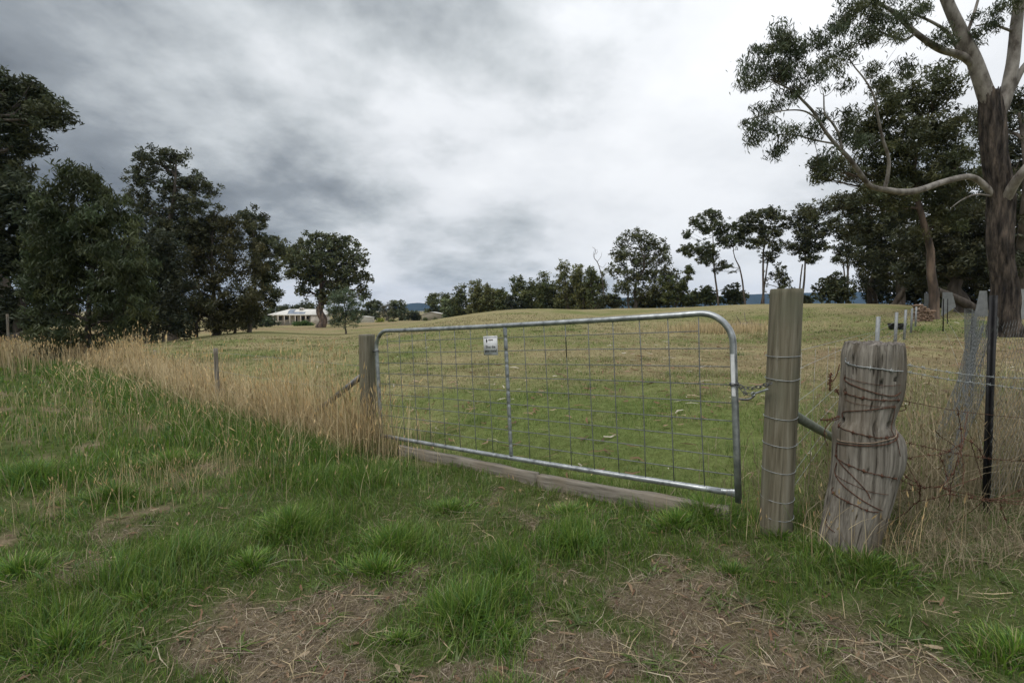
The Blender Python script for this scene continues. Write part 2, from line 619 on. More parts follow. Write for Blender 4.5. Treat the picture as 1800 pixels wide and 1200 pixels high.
ang = np.concatenate([np.linspace(-62, 62, 250), np.linspace(66, 294, 50)])
ang = np.radians(ang)
rad = np.concatenate([[0.02], np.geomspace(0.35, 9000, 235)])
AA, RR = np.meshgrid(ang, rad)
gx, gy = RR * np.sin(AA), RR * np.cos(AA)
gz = H(gx, gy)
na, nr = len(ang), len(rad)
i, j = np.meshgrid(np.arange(nr - 1), np.arange(na), indexing='ij')
j2 = (j + 1) % na
quads = np.stack([i * na + j, (i + 1) * na + j, (i + 1) * na + j2, i * na + j2], -1).reshape(-1, 4)[:, ::-1]
fx, fy = gx.ravel(), gy.ravel()
sd = side(fx, fy)
dr = dryness(fx, fy)[:, None]
pad = C_GREEN * (1 - dr) + C_DRYG * dr
far_brown = (sstep(45, 80, fy) * sstep(0.50, 0.62, fbm(fx * 0.05, fy * 0.12, 12, 3)))[:, None]
pad = pad * (1 - far_brown) + np.array((0.24, 0.19, 0.12)) * far_brown
road = C_LUSH * 0.8 * (1 - 0.35) + C_SOIL * 0.35
dm = dirt(fx, fy)[:, None]
road = road * (1 - dm) + (C_SOIL * 0.68 + C_STRAW * 0.32) * dm
k = sstep(-0.3, 0.3, sd)[:, None]
gcol = road * (1 - k) + pad * k
# leaf litter under the big gum on the right
lit = (np.exp(-(((fx - 11.5) / 7) ** 2 + ((fy - 13) / 6) ** 2)) * sstep(0.42, 0.6, fbm(fx * 0.7, fy * 0.7, 55, 4)) * (sd > 0))[:, None]
gcol = gcol * (1 - 0.7 * lit) + np.array((0.17, 0.12, 0.085)) * 0.7 * lit
go = build('ground', np.stack([fx, fy, gz.ravel()], -1), None, quads, M['ground'], None, True, gcol)
tag(go, kind='structure')

# ================================================================ DISTANT HILLS
hv, hq = [], []


def ridge(prof, D, depth):
    """prof: list of px, py of the skyline"""
    px = np.linspace(prof[0][0], prof[-1][0], 160)
    py = np.interp(px, [p[0] for p in prof], [p[1] for p in prof])
    rows = []
    for k, f in enumerate((0, 0.35, 0.65, 0.85, 1.0, 0.8, 0.0)):
        Yd = D + depth * (k / 6 - 0.65)
        r = []
        for a, b in zip(px, py):
            t = P(a, b, D)
            wob = (vnoise(np.array(a * 0.05 + k), np.array(k * 3.1), 4) - 0.5) * 0.12
            z = -8 + (t[2] + 8) * max(0, f + (wob if 0 < f < 1 else 0))
            r.append((t[0] * Yd / D, Yd, z))
        rows.append(r)
    return np.array(rows)


def ridge_obj(name, prof, D, depth):
    r = ridge(prof, D, depth)
    n, m_ = r.shape[:2]
    a, b = np.meshgrid(np.arange(n - 1), np.arange(m_ - 1), indexing='ij')
    q = np.stack([a * m_ + b, a * m_ + b + 1, (a + 1) * m_ + b + 1, (a + 1) * m_ + b], -1).reshape(-1, 4)
    return tag(build(name, r.reshape(-1, 3), None, q, M['hill'], None, True), kind='structure')


ridge_obj('hill', [(540, 556), (610, 551), (660, 546), (700, 538), (722, 533), (736, 532), (752, 534), (790, 541), (850, 548), (900, 552)], 5200, 900)
ridge_obj('hill', [(860, 552), (960, 538), (1040, 528), (1110, 522), (1200, 524), (1280, 519), (1350, 516), (1430, 514), (1500, 512), (1580, 518), (1700, 514), (1850, 520), (2000, 534)], 4600, 1100)

# ================================================================ TREES
def leaf_mesh(pos, length, width, d, up, col):
    """one diamond leaf per row"""
    s = np.cross(d, up)
    s /= np.linalg.norm(s, axis=1)[:, None] + 1e-9
    n = len(pos)
    L, W = length[:, None], width[:, None]
    droop = np.array((0, 0, -1.0)) * L * 0.12
    V = np.stack([pos, pos + d * L * 0.42 + s * W * 0.5, pos + d * L + droop, pos + d * L * 0.42 - s * W * 0.5], 1).reshape(-1, 3)
    Q = np.arange(n * 4).reshape(-1, 4)
    return V, Q, np.repeat(col, 4, 0)


def rand_dir(rg, n):
    v = rg.normal(size=(n, 3))
    return v / np.linalg.norm(v, axis=1)[:, None]


def crown_leaves(rg, clumps, n, ls, aspect, base, droop, flat=0.8, yellow=0.0):
    """clumps: (k,4) centre and radius"""
    w = clumps[:, 3] ** 2
    pick = rg.choice(len(clumps), n, p=w / w.sum())
    c = clumps[pick]
    off = rand_dir(rg, n) * (rg.random(n) ** 0.45)[:, None] * c[:, 3:4] * np.array((1, 1, flat))
    off *= np.where(rg.random(n) < 0.10, rg.uniform(1.0, 1.9, n), 1.0)[:, None]
    pos = c[:, :3] + off
    d = rand_dir(rg, n)
    d[:, 2] = d[:, 2] * 0.6 - droop
    d /= np.linalg.norm(d, axis=1)[:, None]
    up = rand_dir(rg, n)
    ln = ls * rg.uniform(0.65, 1.35, n)
    tone = rg.uniform(0.62, 1.4, len(clumps))[pick] * rg.uniform(0.75, 1.3, n)
    hue = rg.uniform(-1, 1, len(clumps))[pick] * 0.10
    col = np.array(base)[None] * np.array((1.5, 1.44, 1.25)) * tone[:, None]
    col[:, 0] *= 1 + hue + yellow * rg.random(n)
    col[:, 2] *= 1 - hue
    return leaf_mesh(pos - d * ln[:, None] * 0.5, ln, ln * aspect, d, up, col)


G_DARK = (0.066, 0.078, 0.034)
G_OLIVE = (0.090, 0.098, 0.043)
G_GREY = (0.10, 0.125, 0.070)
G_BRIGHT = (0.075, 0.110, 0.035)


LEAF_K = 1.42


def limb(mb, a, b, r0, r1, rg, arch=0.15, sides=6, n=7):
    a, b = np.asarray(a, float), np.asarray(b, float)
    L = np.linalg.norm(b - a)
    mid = (a + b) / 2 + np.array((0, 0, -arch * L * 0.5)) + rg.normal(size=3) * L * 0.06
    q = spline([a, a + (mid - a) * 0.5 + rg.normal(size=3) * L * 0.03, mid, b], n)
    mb.tube(q, np.linspace(r0, r1, n), sides)
    return q


def tree(name, label, base, Y, lobes, tr, nleaf, ls, seed, aspect=0.4, tone=G_DARK, droop=0.35, clump=0.55, group=None,
         fork=None, stems=1, lean=0.0, bark='bark_far', twigs=4, spread=0.7, cat='tree', fill=1.0, low=0.45, yellow=0.0, depthk=0.85):
    """a gum tree: tapered trunk, limbs to each lobe of foliage, leaves in clumps through each lobe.
    base (px, py) and lobes (px, py, rx, ry[, metres nearer]) are measured at depth Y."""
    rg = np.random.default_rng(seed)
    k = Y / FOC
    b = P(base[0], base[1], Y)
    b[2] = h1(b[0], b[1])
    t = thing(name, label, cat, b, group)
    L = []
    for l in lobes:
        c = P(l[0], l[1], Y)
        dy = l[4] if len(l) > 4 else rg.uniform(-0.5, 0.5) * max(l[2], l[3]) * k * spread
        c = P(l[0], l[1], Y - dy)
        L.append((c, np.array((l[2] * k, (l[2] + l[3]) / 2 * k * depthk, l[3] * k))))
    cen = np.mean([c for c, _ in L], 0)
    top = max(L, key=lambda q: q[0][2])[0]
    if fork is not None:
        f = P(fork[0], fork[1], Y)
    else:
        zlow = min(c[2] - r[2] for c, r in L)
        f = b + (cen - b) * np.array((0.5, 0.5, 0.0))
        f[2] = b[2] + max((zlow - b[2]) * 0.9, (cen[2] - b[2]) * low)
    mb = MB()
    heads = []
    for s in range(stems):
        bb = b + (np.array((rg.uniform(-1, 1), rg.uniform(-.6, .6), 0)) * tr * 2.6 if s else 0)
        bb[2] = h1(bb[0], bb[1]) - 0.15
        ff = f + (rg.normal(size=3) * np.array((1, .6, .5)) * tr * 4 if s else 0)
        q = spline([bb, bb + (ff - bb) * 0.35 + np.array((rg.normal() * tr * 0.6, 0, 0)), bb + (ff - bb) * 0.7 + np.array((rg.normal() * tr * 0.7, 0, 0)), ff], 12)
        rr = tr / (1 + 0.4 * s) * np.linspace(1.0, 0.68, 12)
        rr[0] *= 1.3
        rr[1] *= 1.08
        mb.tube(q, rr, 9, caps=False)
        heads.append(q)
    # leader to the top
    lead = spline([f, f + (top - f) * 0.5 + rg.normal(size=3) * tr * 2, top], 9)
    mb.tube(lead, np.linspace(tr * 0.68, tr * 0.12, 9), 9, caps=False)
    clumps = []
    for n_, (c, r) in enumerate(L):
        line = np.vstack([heads[n_ % stems][5:], lead[:-2]])
        cand = line[line[:, 2] < max(c[2] - 0.15 * r[2], f[2] + 0.01)]
        if not len(cand):
            cand = line[:1]
        st = cand[np.argmin(np.linalg.norm(cand - c, axis=1) + 0.6 * np.abs(cand[:, 2] - (c[2] - r[2])))]
        size = np.prod(r) ** (1 / 3)
        q = limb(mb, st, c, max(0.28 * tr, min(0.55 * tr, size * 0.06)), 0.10 * tr, rg)
        cr_ = clump * k * 40 if False else clump
        nc = max(4, int(fill * 3.4 * (r[0] * r[2] + r[0] * r[1]) / cr_ ** 2))
        nc = min(nc, 300)
        u = rand_dir(rg, nc) * (rg.random(nc) ** 0.46)[:, None]
        pc = c + u * r * 1.0
        pr = cr_ * 0.82 * rg.uniform(0.45, 1.3, nc)
        clumps.append(np.column_stack([pc, pr]))
        ne = max(2, int(nc * 0.30))          # sprays along the limb itself
        pe = q[rg.integers(2, len(q), ne)] + rg.normal(size=(ne, 3)) * r * 0.42
        clumps.append(np.column_stack([pe, cr_ * rg.uniform(0.35, 0.8, ne)]))
        for w in rg.choice(nc, min(twigs, nc), replace=False):
            s0 = q[rg.integers(2, len(q) - 1)]
            limb(mb, s0, pc[w], 0.12 * tr, 0.03 * tr, rg, 0.1, 5, 5)
    mb.build('trunk', M[bark], t, True)
    clumps = np.vstack(clumps)
    V, Q, Cc = crown_leaves(rg, clumps, int(nleaf * LEAF_K), ls * 1.0, aspect, tone, droop, yellow=yellow)
    build('crown', V, None, Q, M['leaf'], t, False, Cc)
    return t


def auto_lobes(px, top, base, width, seed, n=6, clear=0.35, shape='gum'):
    """lobes of a mid-distance crown that fills width px between top and the clear trunk"""
    rg = random.Random(seed)
    h = base - top
    y0, y1 = top, base - h * clear
    out = []
    for i_ in range(n):
        f = (i_ + 0.5) / n
        y = y0 + (y1 - y0) * f
        w = width * 0.5 * (math.sin(math.pi * (0.22 + 0.62 * f)) if shape == 'gum' else math.sqrt(max(0.05, 1 - (2 * f - 1.15) ** 2 * 0.8)))
        r = (y1 - y0) / n * rg.uniform(0.85, 1.3)
        sgn = 1 if i_ % 2 else -1
        x = px + sgn * w * rg.uniform(0.25, 0.6)
        out.append((x, y + r * 0.4, max(w * rg.uniform(0.45, 0.7), r * 0.8), r))
        if i_ and w > r:
            out.append((px - sgn * w * rg.uniform(0.2, 0.55), y + r * rg.uniform(0.2, 0.9), w * rg.uniform(0.35, 0.6), r * 0.85))
    return out


# ---- left of the picture
tree('gum_sapling', 'bushy dark gum sapling with drooping leaves rooted in the golden grass on the left', (152, 640), 14.2,
     [(150, 330, 60, 42), (110, 385, 62, 50), (190, 375, 58, 45), (80, 440, 42, 45), (150, 450, 82, 60), (222, 455, 42, 60), (100, 520, 52, 48), (190, 520, 68, 50), (235, 540, 28, 40), (110, 590, 40, 28), (65, 500, 28, 35), (205, 575, 36, 22), (95, 625, 22, 14)],
     0.085, 21000, 0.17, 11, 0.22, (0.034, 0.044, 0.022), 0.75, 0.34, fork=(158, 520), bark='bark', twigs=7, fill=0.8)
tree('gum_tree', 'tall dark gum with a spreading crown cut off by the left edge of the picture', (10, 606), 31,
     [(30, 185, 45, 42), (80, 205, 36, 28), (95, 190, 22, 18), (-20, 230, 60, 70), (40, 250, 34, 30), (15, 300, 42, 30), (-40, 330, 60, 50), (60, 160, 26, 18), (10, 150, 40, 22)],
     0.42, 17000, 0.30, 12, 0.32, (0.040, 0.048, 0.028), 0.35, 0.55, fork=(0, 420), bark='bark_far')
tree('gum_tree', 'dense black-green gum behind the sapling at the far left', (30, 612), 27,
     [(20, 345, 60, 45), (60, 370, 45, 40), (-10, 420, 60, 70), (50, 460, 55, 60), (20, 540, 60, 50), (80, 560, 36, 34), (-30, 560, 50, 40), (20, 590, 60, 22), (90, 430, 40, 50), (100, 500, 40, 50)],
     0.30, 17000, 0.32, 13, 0.34, (0.030, 0.038, 0.024), 0.4, 0.65, stems=2)
tree('gum_tree', 'dense dark gum filling the gap right of the sapling', (255, 604), 40,
     [(230, 430, 46, 50), (270, 470, 46, 50), (240, 520, 40, 44), (290, 540, 36, 34), (200, 560, 40, 30), (300, 440, 30, 40), (260, 575, 40, 24), (215, 480, 36, 44), (300, 500, 34, 44), (310, 570, 30, 22)],
     0.34, 16000, 0.34, 14, 0.34, (0.032, 0.038, 0.025), 0.4, 0.7, stems=2)
tree('gum_tree', 'tall gum with an open crown of bare forked limbs above the dark left trees', (305, 598), 46,
     [(275, 285, 38, 26), (310, 275, 28, 18), (245, 312, 30, 24), (350, 325, 36, 22), (300, 330, 42, 26), (240, 345, 26, 18), (340, 360, 44, 22), (275, 372, 44, 24), (320, 405, 56, 28), (270, 420, 40, 30)],
     0.40, 14000, 0.30, 15, 0.34, (0.045, 0.052, 0.031), 0.35, 0.46, fork=(292, 430), twigs=8, fill=0.62)
tree('sheoak_tree', 'broad olive-dark tree with fine dense foliage left of the farmhouse', (380, 592), 47,
     [(375, 395, 40, 30), (330, 420, 40, 40), (415, 405, 36, 30), (360, 460, 50, 46), (425, 460, 44, 46), (320, 490, 36, 46), (395, 520, 50, 40), (445, 520, 30, 40), (350, 545, 36, 22), (310, 540, 34, 34), (420, 555, 36, 22), (375, 430, 44, 36), (330, 575, 30, 12), (395, 570, 34, 14)],
     0.30, 26000, 0.32, 16, 0.28, (0.046, 0.047, 0.024), 0.45, 0.75, stems=3)
tree('gum_tree', 'slim gum at the right end of the dark trees with clumps hanging beside the sky', (438, 584), 50,
     [(445, 385, 22, 24), (460, 430, 20, 26), (472, 425, 14, 14), (465, 475, 24, 30), (470, 520, 22, 22), (440, 545, 26, 16), (488, 440, 10, 24)],
     0.22, 9500, 0.32, 17, 0.36, (0.046, 0.054, 0.030), 0.35, 0.6)
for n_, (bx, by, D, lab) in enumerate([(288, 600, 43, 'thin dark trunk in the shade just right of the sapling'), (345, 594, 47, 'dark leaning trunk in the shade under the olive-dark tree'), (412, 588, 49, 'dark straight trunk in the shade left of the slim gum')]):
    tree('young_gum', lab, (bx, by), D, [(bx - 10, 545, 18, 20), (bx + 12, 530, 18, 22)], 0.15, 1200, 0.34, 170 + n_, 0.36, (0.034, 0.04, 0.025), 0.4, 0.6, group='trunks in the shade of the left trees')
tree('gum_tree', 'great round-crowned gum standing in front of the farmhouse', (563, 573), 108,
     [(520, 440, 30, 22), (560, 425, 40, 18), (600, 432, 38, 22), (505, 455, 22, 20), (540, 462, 46, 24), (590, 462, 46, 26), (628, 455, 20, 22), (615, 485, 32, 16), (640, 487, 14, 9), (555, 490, 36, 18), (530, 510, 16, 12), (600, 505, 28, 14), (640, 518, 12, 12), (580, 520, 24, 14), (515, 480, 16, 12), (636, 508, 14, 8)],
     1.0, 15000, 0.60, 18, 0.5, (0.060, 0.070, 0.036), 0.3, 1.05, fork=(565, 535), bark='bark_peel', stems=1, twigs=5)
tree('wattle_sapling', 'small grey-green round sapling on the paddock in front of the great gum', (608, 587), 52,
     [(602, 520, 22, 18), (590, 540, 16, 18), (622, 535, 16, 20), (605, 552, 28, 16), (626, 560, 12, 14), (588, 566, 12, 10)],
     0.11, 7000, 0.20, 19, 0.3, (0.075, 0.100, 0.068), 0.5, 0.42)
# ---- by the house
def bush(label, px, py, D, rx, ry, n, ls, tone, seed, name='shrub', group=None):
    return tree(name, label, (px, py), D, [(px - rx * 0.4, py - ry * 0.9, rx * 0.6, ry * 0.8), (px + rx * 0.35, py - ry * 0.8, rx * 0.6, ry * 0.75), (px, py - ry * 1.15, rx * 0.55, ry * 0.8)],
                0.06 * D / 40, n * 0.6, ls * 1.1, seed, 0.5, tone, 0.1, 0.35 * D / 60, group, cat='shrub', low=0.2, twigs=3)


bush('wide clipped green shrub on the lawn in front of the farmhouse verandah', 533, 573, 135, 18, 4.5, 2600, 0.34, (0.055, 0.095, 0.03), 31)
bush('dark rounded shrub at the left end of the farmhouse', 468, 576, 128, 22, 11, 2600, 0.42, (0.045, 0.06, 0.035), 32)
bush('dark shrub between the slim gum and the farmhouse shrubs', 436, 579, 100, 20, 11, 2400, 0.4, (0.042, 0.052, 0.03), 33)
bush('yellow-green shrub right of the small white shed', 668, 569, 165, 9, 5, 1500, 0.42, (0.13, 0.15, 0.03), 34)
bush('low dull green shrub beside the yellow-green shrub', 688, 569, 165, 9, 4, 1200, 0.4, (0.08, 0.09, 0.035), 35)
bush('small round shrub against the left of the tan shed wall', 748, 563.5, 176, 4, 2.6, 500, 0.35, (0.07, 0.085, 0.04), 36)
bush('small round shrub against the middle of the tan shed wall', 765, 563.5, 176, 4, 2.3, 500, 0.35, (0.07, 0.085, 0.04), 37)
tree('gum_tree', 'low dark tree rising behind the left of the farmhouse roof', (490, 572), 185, [(485, 548, 18, 8), (500, 543, 14, 7), (470, 553, 12, 7)], 0.4, 2200, 0.7, 41, 0.5, (0.055, 0.065, 0.035), 0.2, 1.3)
tree('gum_tree', 'dark tree rising behind the middle of the farmhouse roof', (535, 572), 190, [(520, 543, 14, 9), (540, 540, 22, 10), (560, 545, 20, 9)], 0.45, 2600, 0.7, 42, 0.5, (0.05, 0.06, 0.034), 0.2, 1.3)
tree('gum_tree', 'dark ragged tree just right of the grey-green sapling', (648, 569), 185, [(650, 540, 14, 10), (640, 550, 12, 9), (662, 535, 12, 9), (655, 555, 16, 8)], 0.45, 2600, 0.7, 43, 0.5, (0.052, 0.062, 0.036), 0.25, 1.2)
tree('gum_tree', 'pale twiggy half-bare tree behind the yellow-green shrub', (680, 568), 195, [(675, 542, 14, 12), (688, 535, 10, 8), (682, 554, 16, 8)], 0.5, 1300, 0.7, 44, 0.4, (0.10, 0.10, 0.075), 0.25, 1.1, bark='bark_pale', twigs=10)
tree('gum_tree', 'rounded grey-green tree left of the blue hill', (703, 567), 190, [(700, 533, 14, 8), (706, 545, 13, 10), (695, 552, 12, 10), (708, 557, 9, 8)], 0.45, 2600, 0.65, 45, 0.5, (0.075, 0.088, 0.052), 0.25, 1.1)
tree('gum_tree', 'low dark tree beneath the blue hill, left of the tan shed', (727, 566), 185, [(725, 553, 12, 8), (735, 557, 9, 6), (718, 558, 8, 6)], 0.35, 1600, 0.6, 46, 0.5, (0.045, 0.055, 0.034), 0.25, 1.0)

# ---- tree belt along the crest, from the shed to the right
BELT = [  # px, base, top, width, depth, tone, trunk r, lobes n, clear, label
    (772, 566, 516, 44, 205, G_DARK, .45, 4, .25, 'dark rounded tree directly behind the tan shed'),
    (795, 560, 512, 36, 170, G_DARK, .45, 4, .2, 'dark tree right of the tan shed'),
    (791, 562, 528, 18, 150, G_GREY, .2, 3, .15, 'pale grey-green young tree at the right corner of the tan shed'),
    (822, 560, 498, 46, 150, G_DARK, .45, 5, .25, 'full dark tree third from the tan shed in the crest belt'),
    (845, 558, 492, 44, 145, G_OLIVE, .45, 5, .25, 'tall full tree of the far belt left of the gap by the twiggy top'),
    (868, 557, 500, 38, 142, G_OLIVE, .4, 5, .2, 'olive tree of the far belt with drooping right side'),
    (888, 556, 508, 30, 138, G_DARK, .4, 4, .2, 'lower dark tree of the far belt before the thin twiggy top'),
    (913, 553, 483, 24, 128, G_DARK, .3, 5, .3, 'thin twiggy-topped tree above the middle of the gate'),
    (905, 554, 520, 26, 120, (0.03, 0.036, 0.025), .3, 3, .1, 'black-green low tree under the twiggy-topped tree'),
    (940, 551, 490, 36, 122, G_DARK, .4, 5, .3, 'dark tree right of the twiggy-topped tree'),
    (962, 550, 478, 38, 118, G_DARK, .4, 5, .3, 'dark bushy tree with a dense flat head left of the pale-topped gum'),
    (998, 549, 457, 38, 112, G_OLIVE, .4, 6, .35, 'gum with a pale rounded top standing above its neighbours'),
    (1025, 548, 464, 34, 108, G_OLIVE, .4, 6, .35, 'gum with a rounded top just left of the dead branch'),
    (1048, 546, 468, 34, 104, G_DARK, .4, 6, .35, 'dark gum behind the foot of the dead branch'),
    (975, 550, 505, 40, 126, (0.04, 0.045, 0.028), .4, 4, .15, 'dark understorey tree between the pale-topped gum and the flat head'),
    (1012, 548, 505, 44, 116, (0.04, 0.045, 0.028), .4, 4, .2, 'dark understorey tree beneath the pale-topped gum'),
]
for n_, (px, by, ty, w, D, tone, tr, nl, clear, lab) in enumerate(BELT):
    tree('gum_tree', lab, (px, by), D, auto_lobes(px, ty, by, w * 1.4, 300 + n_, nl, clear * 0.45), tr, 2100 + w * 46, 0.0040 * D, 400 + n_, 0.5, tone, 0.3, 0.0072 * D, 'trees of the crest belt', stems=2 if w > 36 else 1, low=0.35)
UND = [(925, 553, 130, 26, 15), (985, 550, 118, 30, 17), (1035, 548, 110, 26, 15), (1075, 546, 100, 26, 17), (1130, 545, 92, 30, 14), (1160, 544, 90, 30, 19), (1208, 542, 86, 22, 16), (860, 557, 150, 34, 12), (810, 560, 165, 30, 11)]
WHERE = ['under the twiggy-topped tree', 'below the pale-topped gum', 'below the gum left of the dead branch', 'at the left foot of the tallest belt gum', 'under the tallest belt gum', 'at the right foot of the tallest belt gum', 'just left of the rounded dark shrub', 'low in the far belt above the gate sign', 'low in the far belt beside the tan shed']
for n_, (px, by, D, rx, ry) in enumerate(UND):
    bush('low dark scrub ' + WHERE[n_], px, by, D, rx, ry, 3000, 0.0042 * D, (0.052, 0.06, 0.034), 700 + n_, 'wattle_shrub', 'scrub under the belt')
# dead bare tree
dt = thing('dead_tree', 'bare dead pale branch forking above the crest belt', 'tree', P(1062, 546, 100))
mbd = MB()
dq = lambda *a: np.array([P(x, y, 100) for x, y in a])
b0 = dq((1062, 548), (1060, 500), (1052, 465), (1044, 452), (1047, 440), (1041, 434))
b0[0][2] = h1(b0[0][0], b0[0][1]) - 0.1
mbd.tube(spline(b0, 24), np.linspace(0.13, 0.03, 24), 6)
for s in (((1050, 460), (1056, 452), (1058, 443)), ((1045, 452), (1043, 446), (1046, 438)), ((1053, 467), (1060, 470), (1066, 462)), ((1047, 447), (1050, 443), (1049, 438)), ((1058, 490), (1066, 480), (1072, 478))):
    mbd.tube(spline(dq(*s), 8), np.linspace(0.05, 0.02, 8), 5)
mbd.build('trunk', M['bark_far'], dt, True)

tree('gum_tree', 'tallest full-crowned gum of the crest belt above the gate', (1112, 545), 88,
     [(1118, 415, 24, 14), (1092, 425, 12, 12), (1140, 428, 22, 14), (1165, 435, 16, 14), (1095, 450, 24, 14), (1130, 455, 28, 16), (1170, 455, 16, 14), (1085, 475, 20, 20), (1120, 485, 24, 18), (1155, 485, 28, 20), (1100, 505, 24, 14), (1145, 515, 30, 16), (1182, 490, 14, 20)],
     0.36, 10000, 0.42, 51, 0.45, (0.062, 0.07, 0.036), 0.3, 0.75, fork=(1118, 500), stems=3, twigs=5, group='trees of the crest belt')
tree('gum_tree', 'dark gum at the right foot of the tallest belt gum', (1185, 543), 84, [(1172, 500, 18, 18), (1195, 505, 14, 16), (1180, 522, 22, 12), (1212, 475, 14, 9), (1208, 490, 10, 8)], 0.2, 3600, 0.4, 52, 0.45, G_DARK, 0.3, 0.7, stems=2, group='trees of the crest belt')
tree('gum_tree', 'slender leaning gum with separate clumps left of the open sky gap', (1264, 540), 78,
     [(1250, 378, 20, 10), (1225, 392, 14, 14), (1260, 392, 12, 14), (1240, 402, 14, 10), (1208, 412, 9, 10), (1215, 440, 22, 12), (1248, 440, 20, 14), (1200, 440, 9, 8), (1240, 458, 18, 8)],
     0.17, 6000, 0.36, 53, 0.42, (0.055, 0.066, 0.036), 0.35, 0.46, fork=(1254, 455), group='slender gums on the crest', fill=0.9)
tree('gum_tree', 'flat-headed slender gum between the leaning gum and the tall forked gum', (1312, 540), 78,
     [(1270, 410, 14, 12), (1290, 400, 20, 10), (1305, 418, 16, 14), (1280, 425, 20, 10), (1310, 405, 12, 10), (1272, 466, 12, 8), (1262, 475, 8, 5)],
     0.16, 4200, 0.36, 54, 0.42, (0.05, 0.06, 0.033), 0.35, 0.46, fork=(1300, 470), group='slender gums on the crest', fill=0.9)
tree('gum_tree', 'tall forked gum rising straight behind the round gate post', (1342, 540), 78,
     [(1335, 378, 26, 12), (1360, 375, 20, 12), (1310, 385, 14, 12), (1378, 392, 14, 14), (1330, 400, 24, 12), (1355, 410, 22, 14), (1335, 425, 20, 10), (1365, 435, 14, 14), (1322, 432, 10, 8), (1350, 452, 14, 12), (1368, 480, 14, 18), (1382, 500, 12, 14)],
     0.2, 8000, 0.36, 55, 0.42, (0.056, 0.063, 0.034), 0.35, 0.46, fork=(1342, 440), stems=2, group='slender gums on the crest', fill=0.9)
tree('gum_tree', 'dark dense-headed gum right of the round gate post', (1408, 540), 76,
     [(1415, 375, 22, 16), (1402, 390, 16, 14), (1432, 390, 16, 16), (1420, 410, 26, 16), (1448, 405, 14, 16), (1412, 435, 26, 14), (1445, 435, 18, 14), (1392, 432, 12, 10), (1425, 455, 20, 8)],
     0.19, 7500, 0.36, 56, 0.42, (0.045, 0.052, 0.03), 0.35, 0.48, fork=(1415, 470), stems=2, group='slender gums on the crest')
tree('gum_tree', 'open gum with bare upright stems left of the round dark shrub', (1490, 538), 68,
     [(1480, 360, 24, 14), (1505, 375, 22, 16), (1465, 395, 14, 14), (1490, 410, 24, 16), (1515, 415, 18, 18), (1480, 440, 16, 10), (1470, 455, 10, 7)],
     0.17, 6000, 0.34, 57, 0.42, (0.045, 0.052, 0.03), 0.35, 0.46, fork=(1490, 460), stems=3, group='slender gums on the crest')
bush('rounded dark shrub beneath the sky gap left of the gate post', 1240, 540, 82, 30, 20, 5000, 0.36, (0.055, 0.068, 0.034), 61, 'wattle_shrub')
bush('low dark shrub behind the leaning gum trunk', 1290, 540, 82, 24, 22, 4000, 0.36, (0.045, 0.055, 0.032), 62, 'wattle_shrub')
bush('small dark shrub right behind the round gate post top', 1372, 532, 80, 20, 14, 3000, 0.34, (0.06, 0.066, 0.03), 63, 'wattle_shrub')
bush('broad dome-shaped dark shrub on the crest right of the gate post', 1468, 536, 67, 38, 30, 7500, 0.32, (0.043, 0.05, 0.027), 64, 'wattle_shrub')
bush('small dark shrub between gate post and dome-shaped shrub', 1418, 538, 78, 11, 10, 1500, 0.34, (0.04, 0.047, 0.028), 65, 'wattle_shrub')
# ---- dense stand on the right
tree('gum_tree', 'dark gum with low forking trunk right of the dome-shaped shrub', (1582, 537), 50,
     [(1560, 340, 48, 26), (1500, 355, 44, 22), (1600, 370, 46, 30), (1540, 395, 46, 26), (1500, 400, 26, 14), (1580, 430, 46, 24), (1535, 440, 32, 20), (1610, 450, 34, 24), (1555, 475, 36, 16), (1440, 365, 26, 14)],
     0.42, 15000, 0.34, 71, 0.34, (0.042, 0.047, 0.026), 0.4, 0.72, fork=(1580, 490), stems=2, bark='bark_far')
tree('gum_tree', 'tall olive gum whose crown fills the gap under the arching white limb', (1640, 562), 27,
     [(1560, 190, 46, 30), (1605, 170, 40, 34), (1650, 150, 42, 40), (1520, 230, 40, 26), (1580, 245, 62, 36), (1650, 230, 60, 46), (1460, 290, 36, 18), (1530, 295, 56, 28), (1620, 310, 64, 38), (1690, 290, 40, 60), (1560, 345, 46, 24), (1660, 370, 50, 34), (1440, 310, 24, 12)],
     0.27, 26000, 0.24, 72, 0.26, (0.048, 0.054, 0.028), 0.5, 0.52, fork=(1636, 440), bark='bark_peel', twigs=7)
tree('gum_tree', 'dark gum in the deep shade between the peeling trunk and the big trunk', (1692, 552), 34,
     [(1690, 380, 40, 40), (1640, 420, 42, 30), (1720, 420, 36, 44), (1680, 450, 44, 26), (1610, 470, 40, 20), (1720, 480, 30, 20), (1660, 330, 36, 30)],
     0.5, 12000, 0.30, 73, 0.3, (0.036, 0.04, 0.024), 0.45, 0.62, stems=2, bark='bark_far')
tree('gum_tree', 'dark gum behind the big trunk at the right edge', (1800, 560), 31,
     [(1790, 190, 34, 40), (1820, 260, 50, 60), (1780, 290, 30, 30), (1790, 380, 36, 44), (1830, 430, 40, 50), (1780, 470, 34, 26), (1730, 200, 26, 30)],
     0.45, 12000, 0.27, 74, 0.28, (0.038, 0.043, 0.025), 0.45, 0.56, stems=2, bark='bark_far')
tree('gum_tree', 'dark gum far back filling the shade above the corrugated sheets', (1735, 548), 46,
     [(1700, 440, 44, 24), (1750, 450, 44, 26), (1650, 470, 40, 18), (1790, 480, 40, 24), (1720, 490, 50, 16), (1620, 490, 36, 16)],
     0.4, 9000, 0.36, 75, 0.34, (0.034, 0.038, 0.024), 0.4, 0.75, stems=3, bark='bark_far')

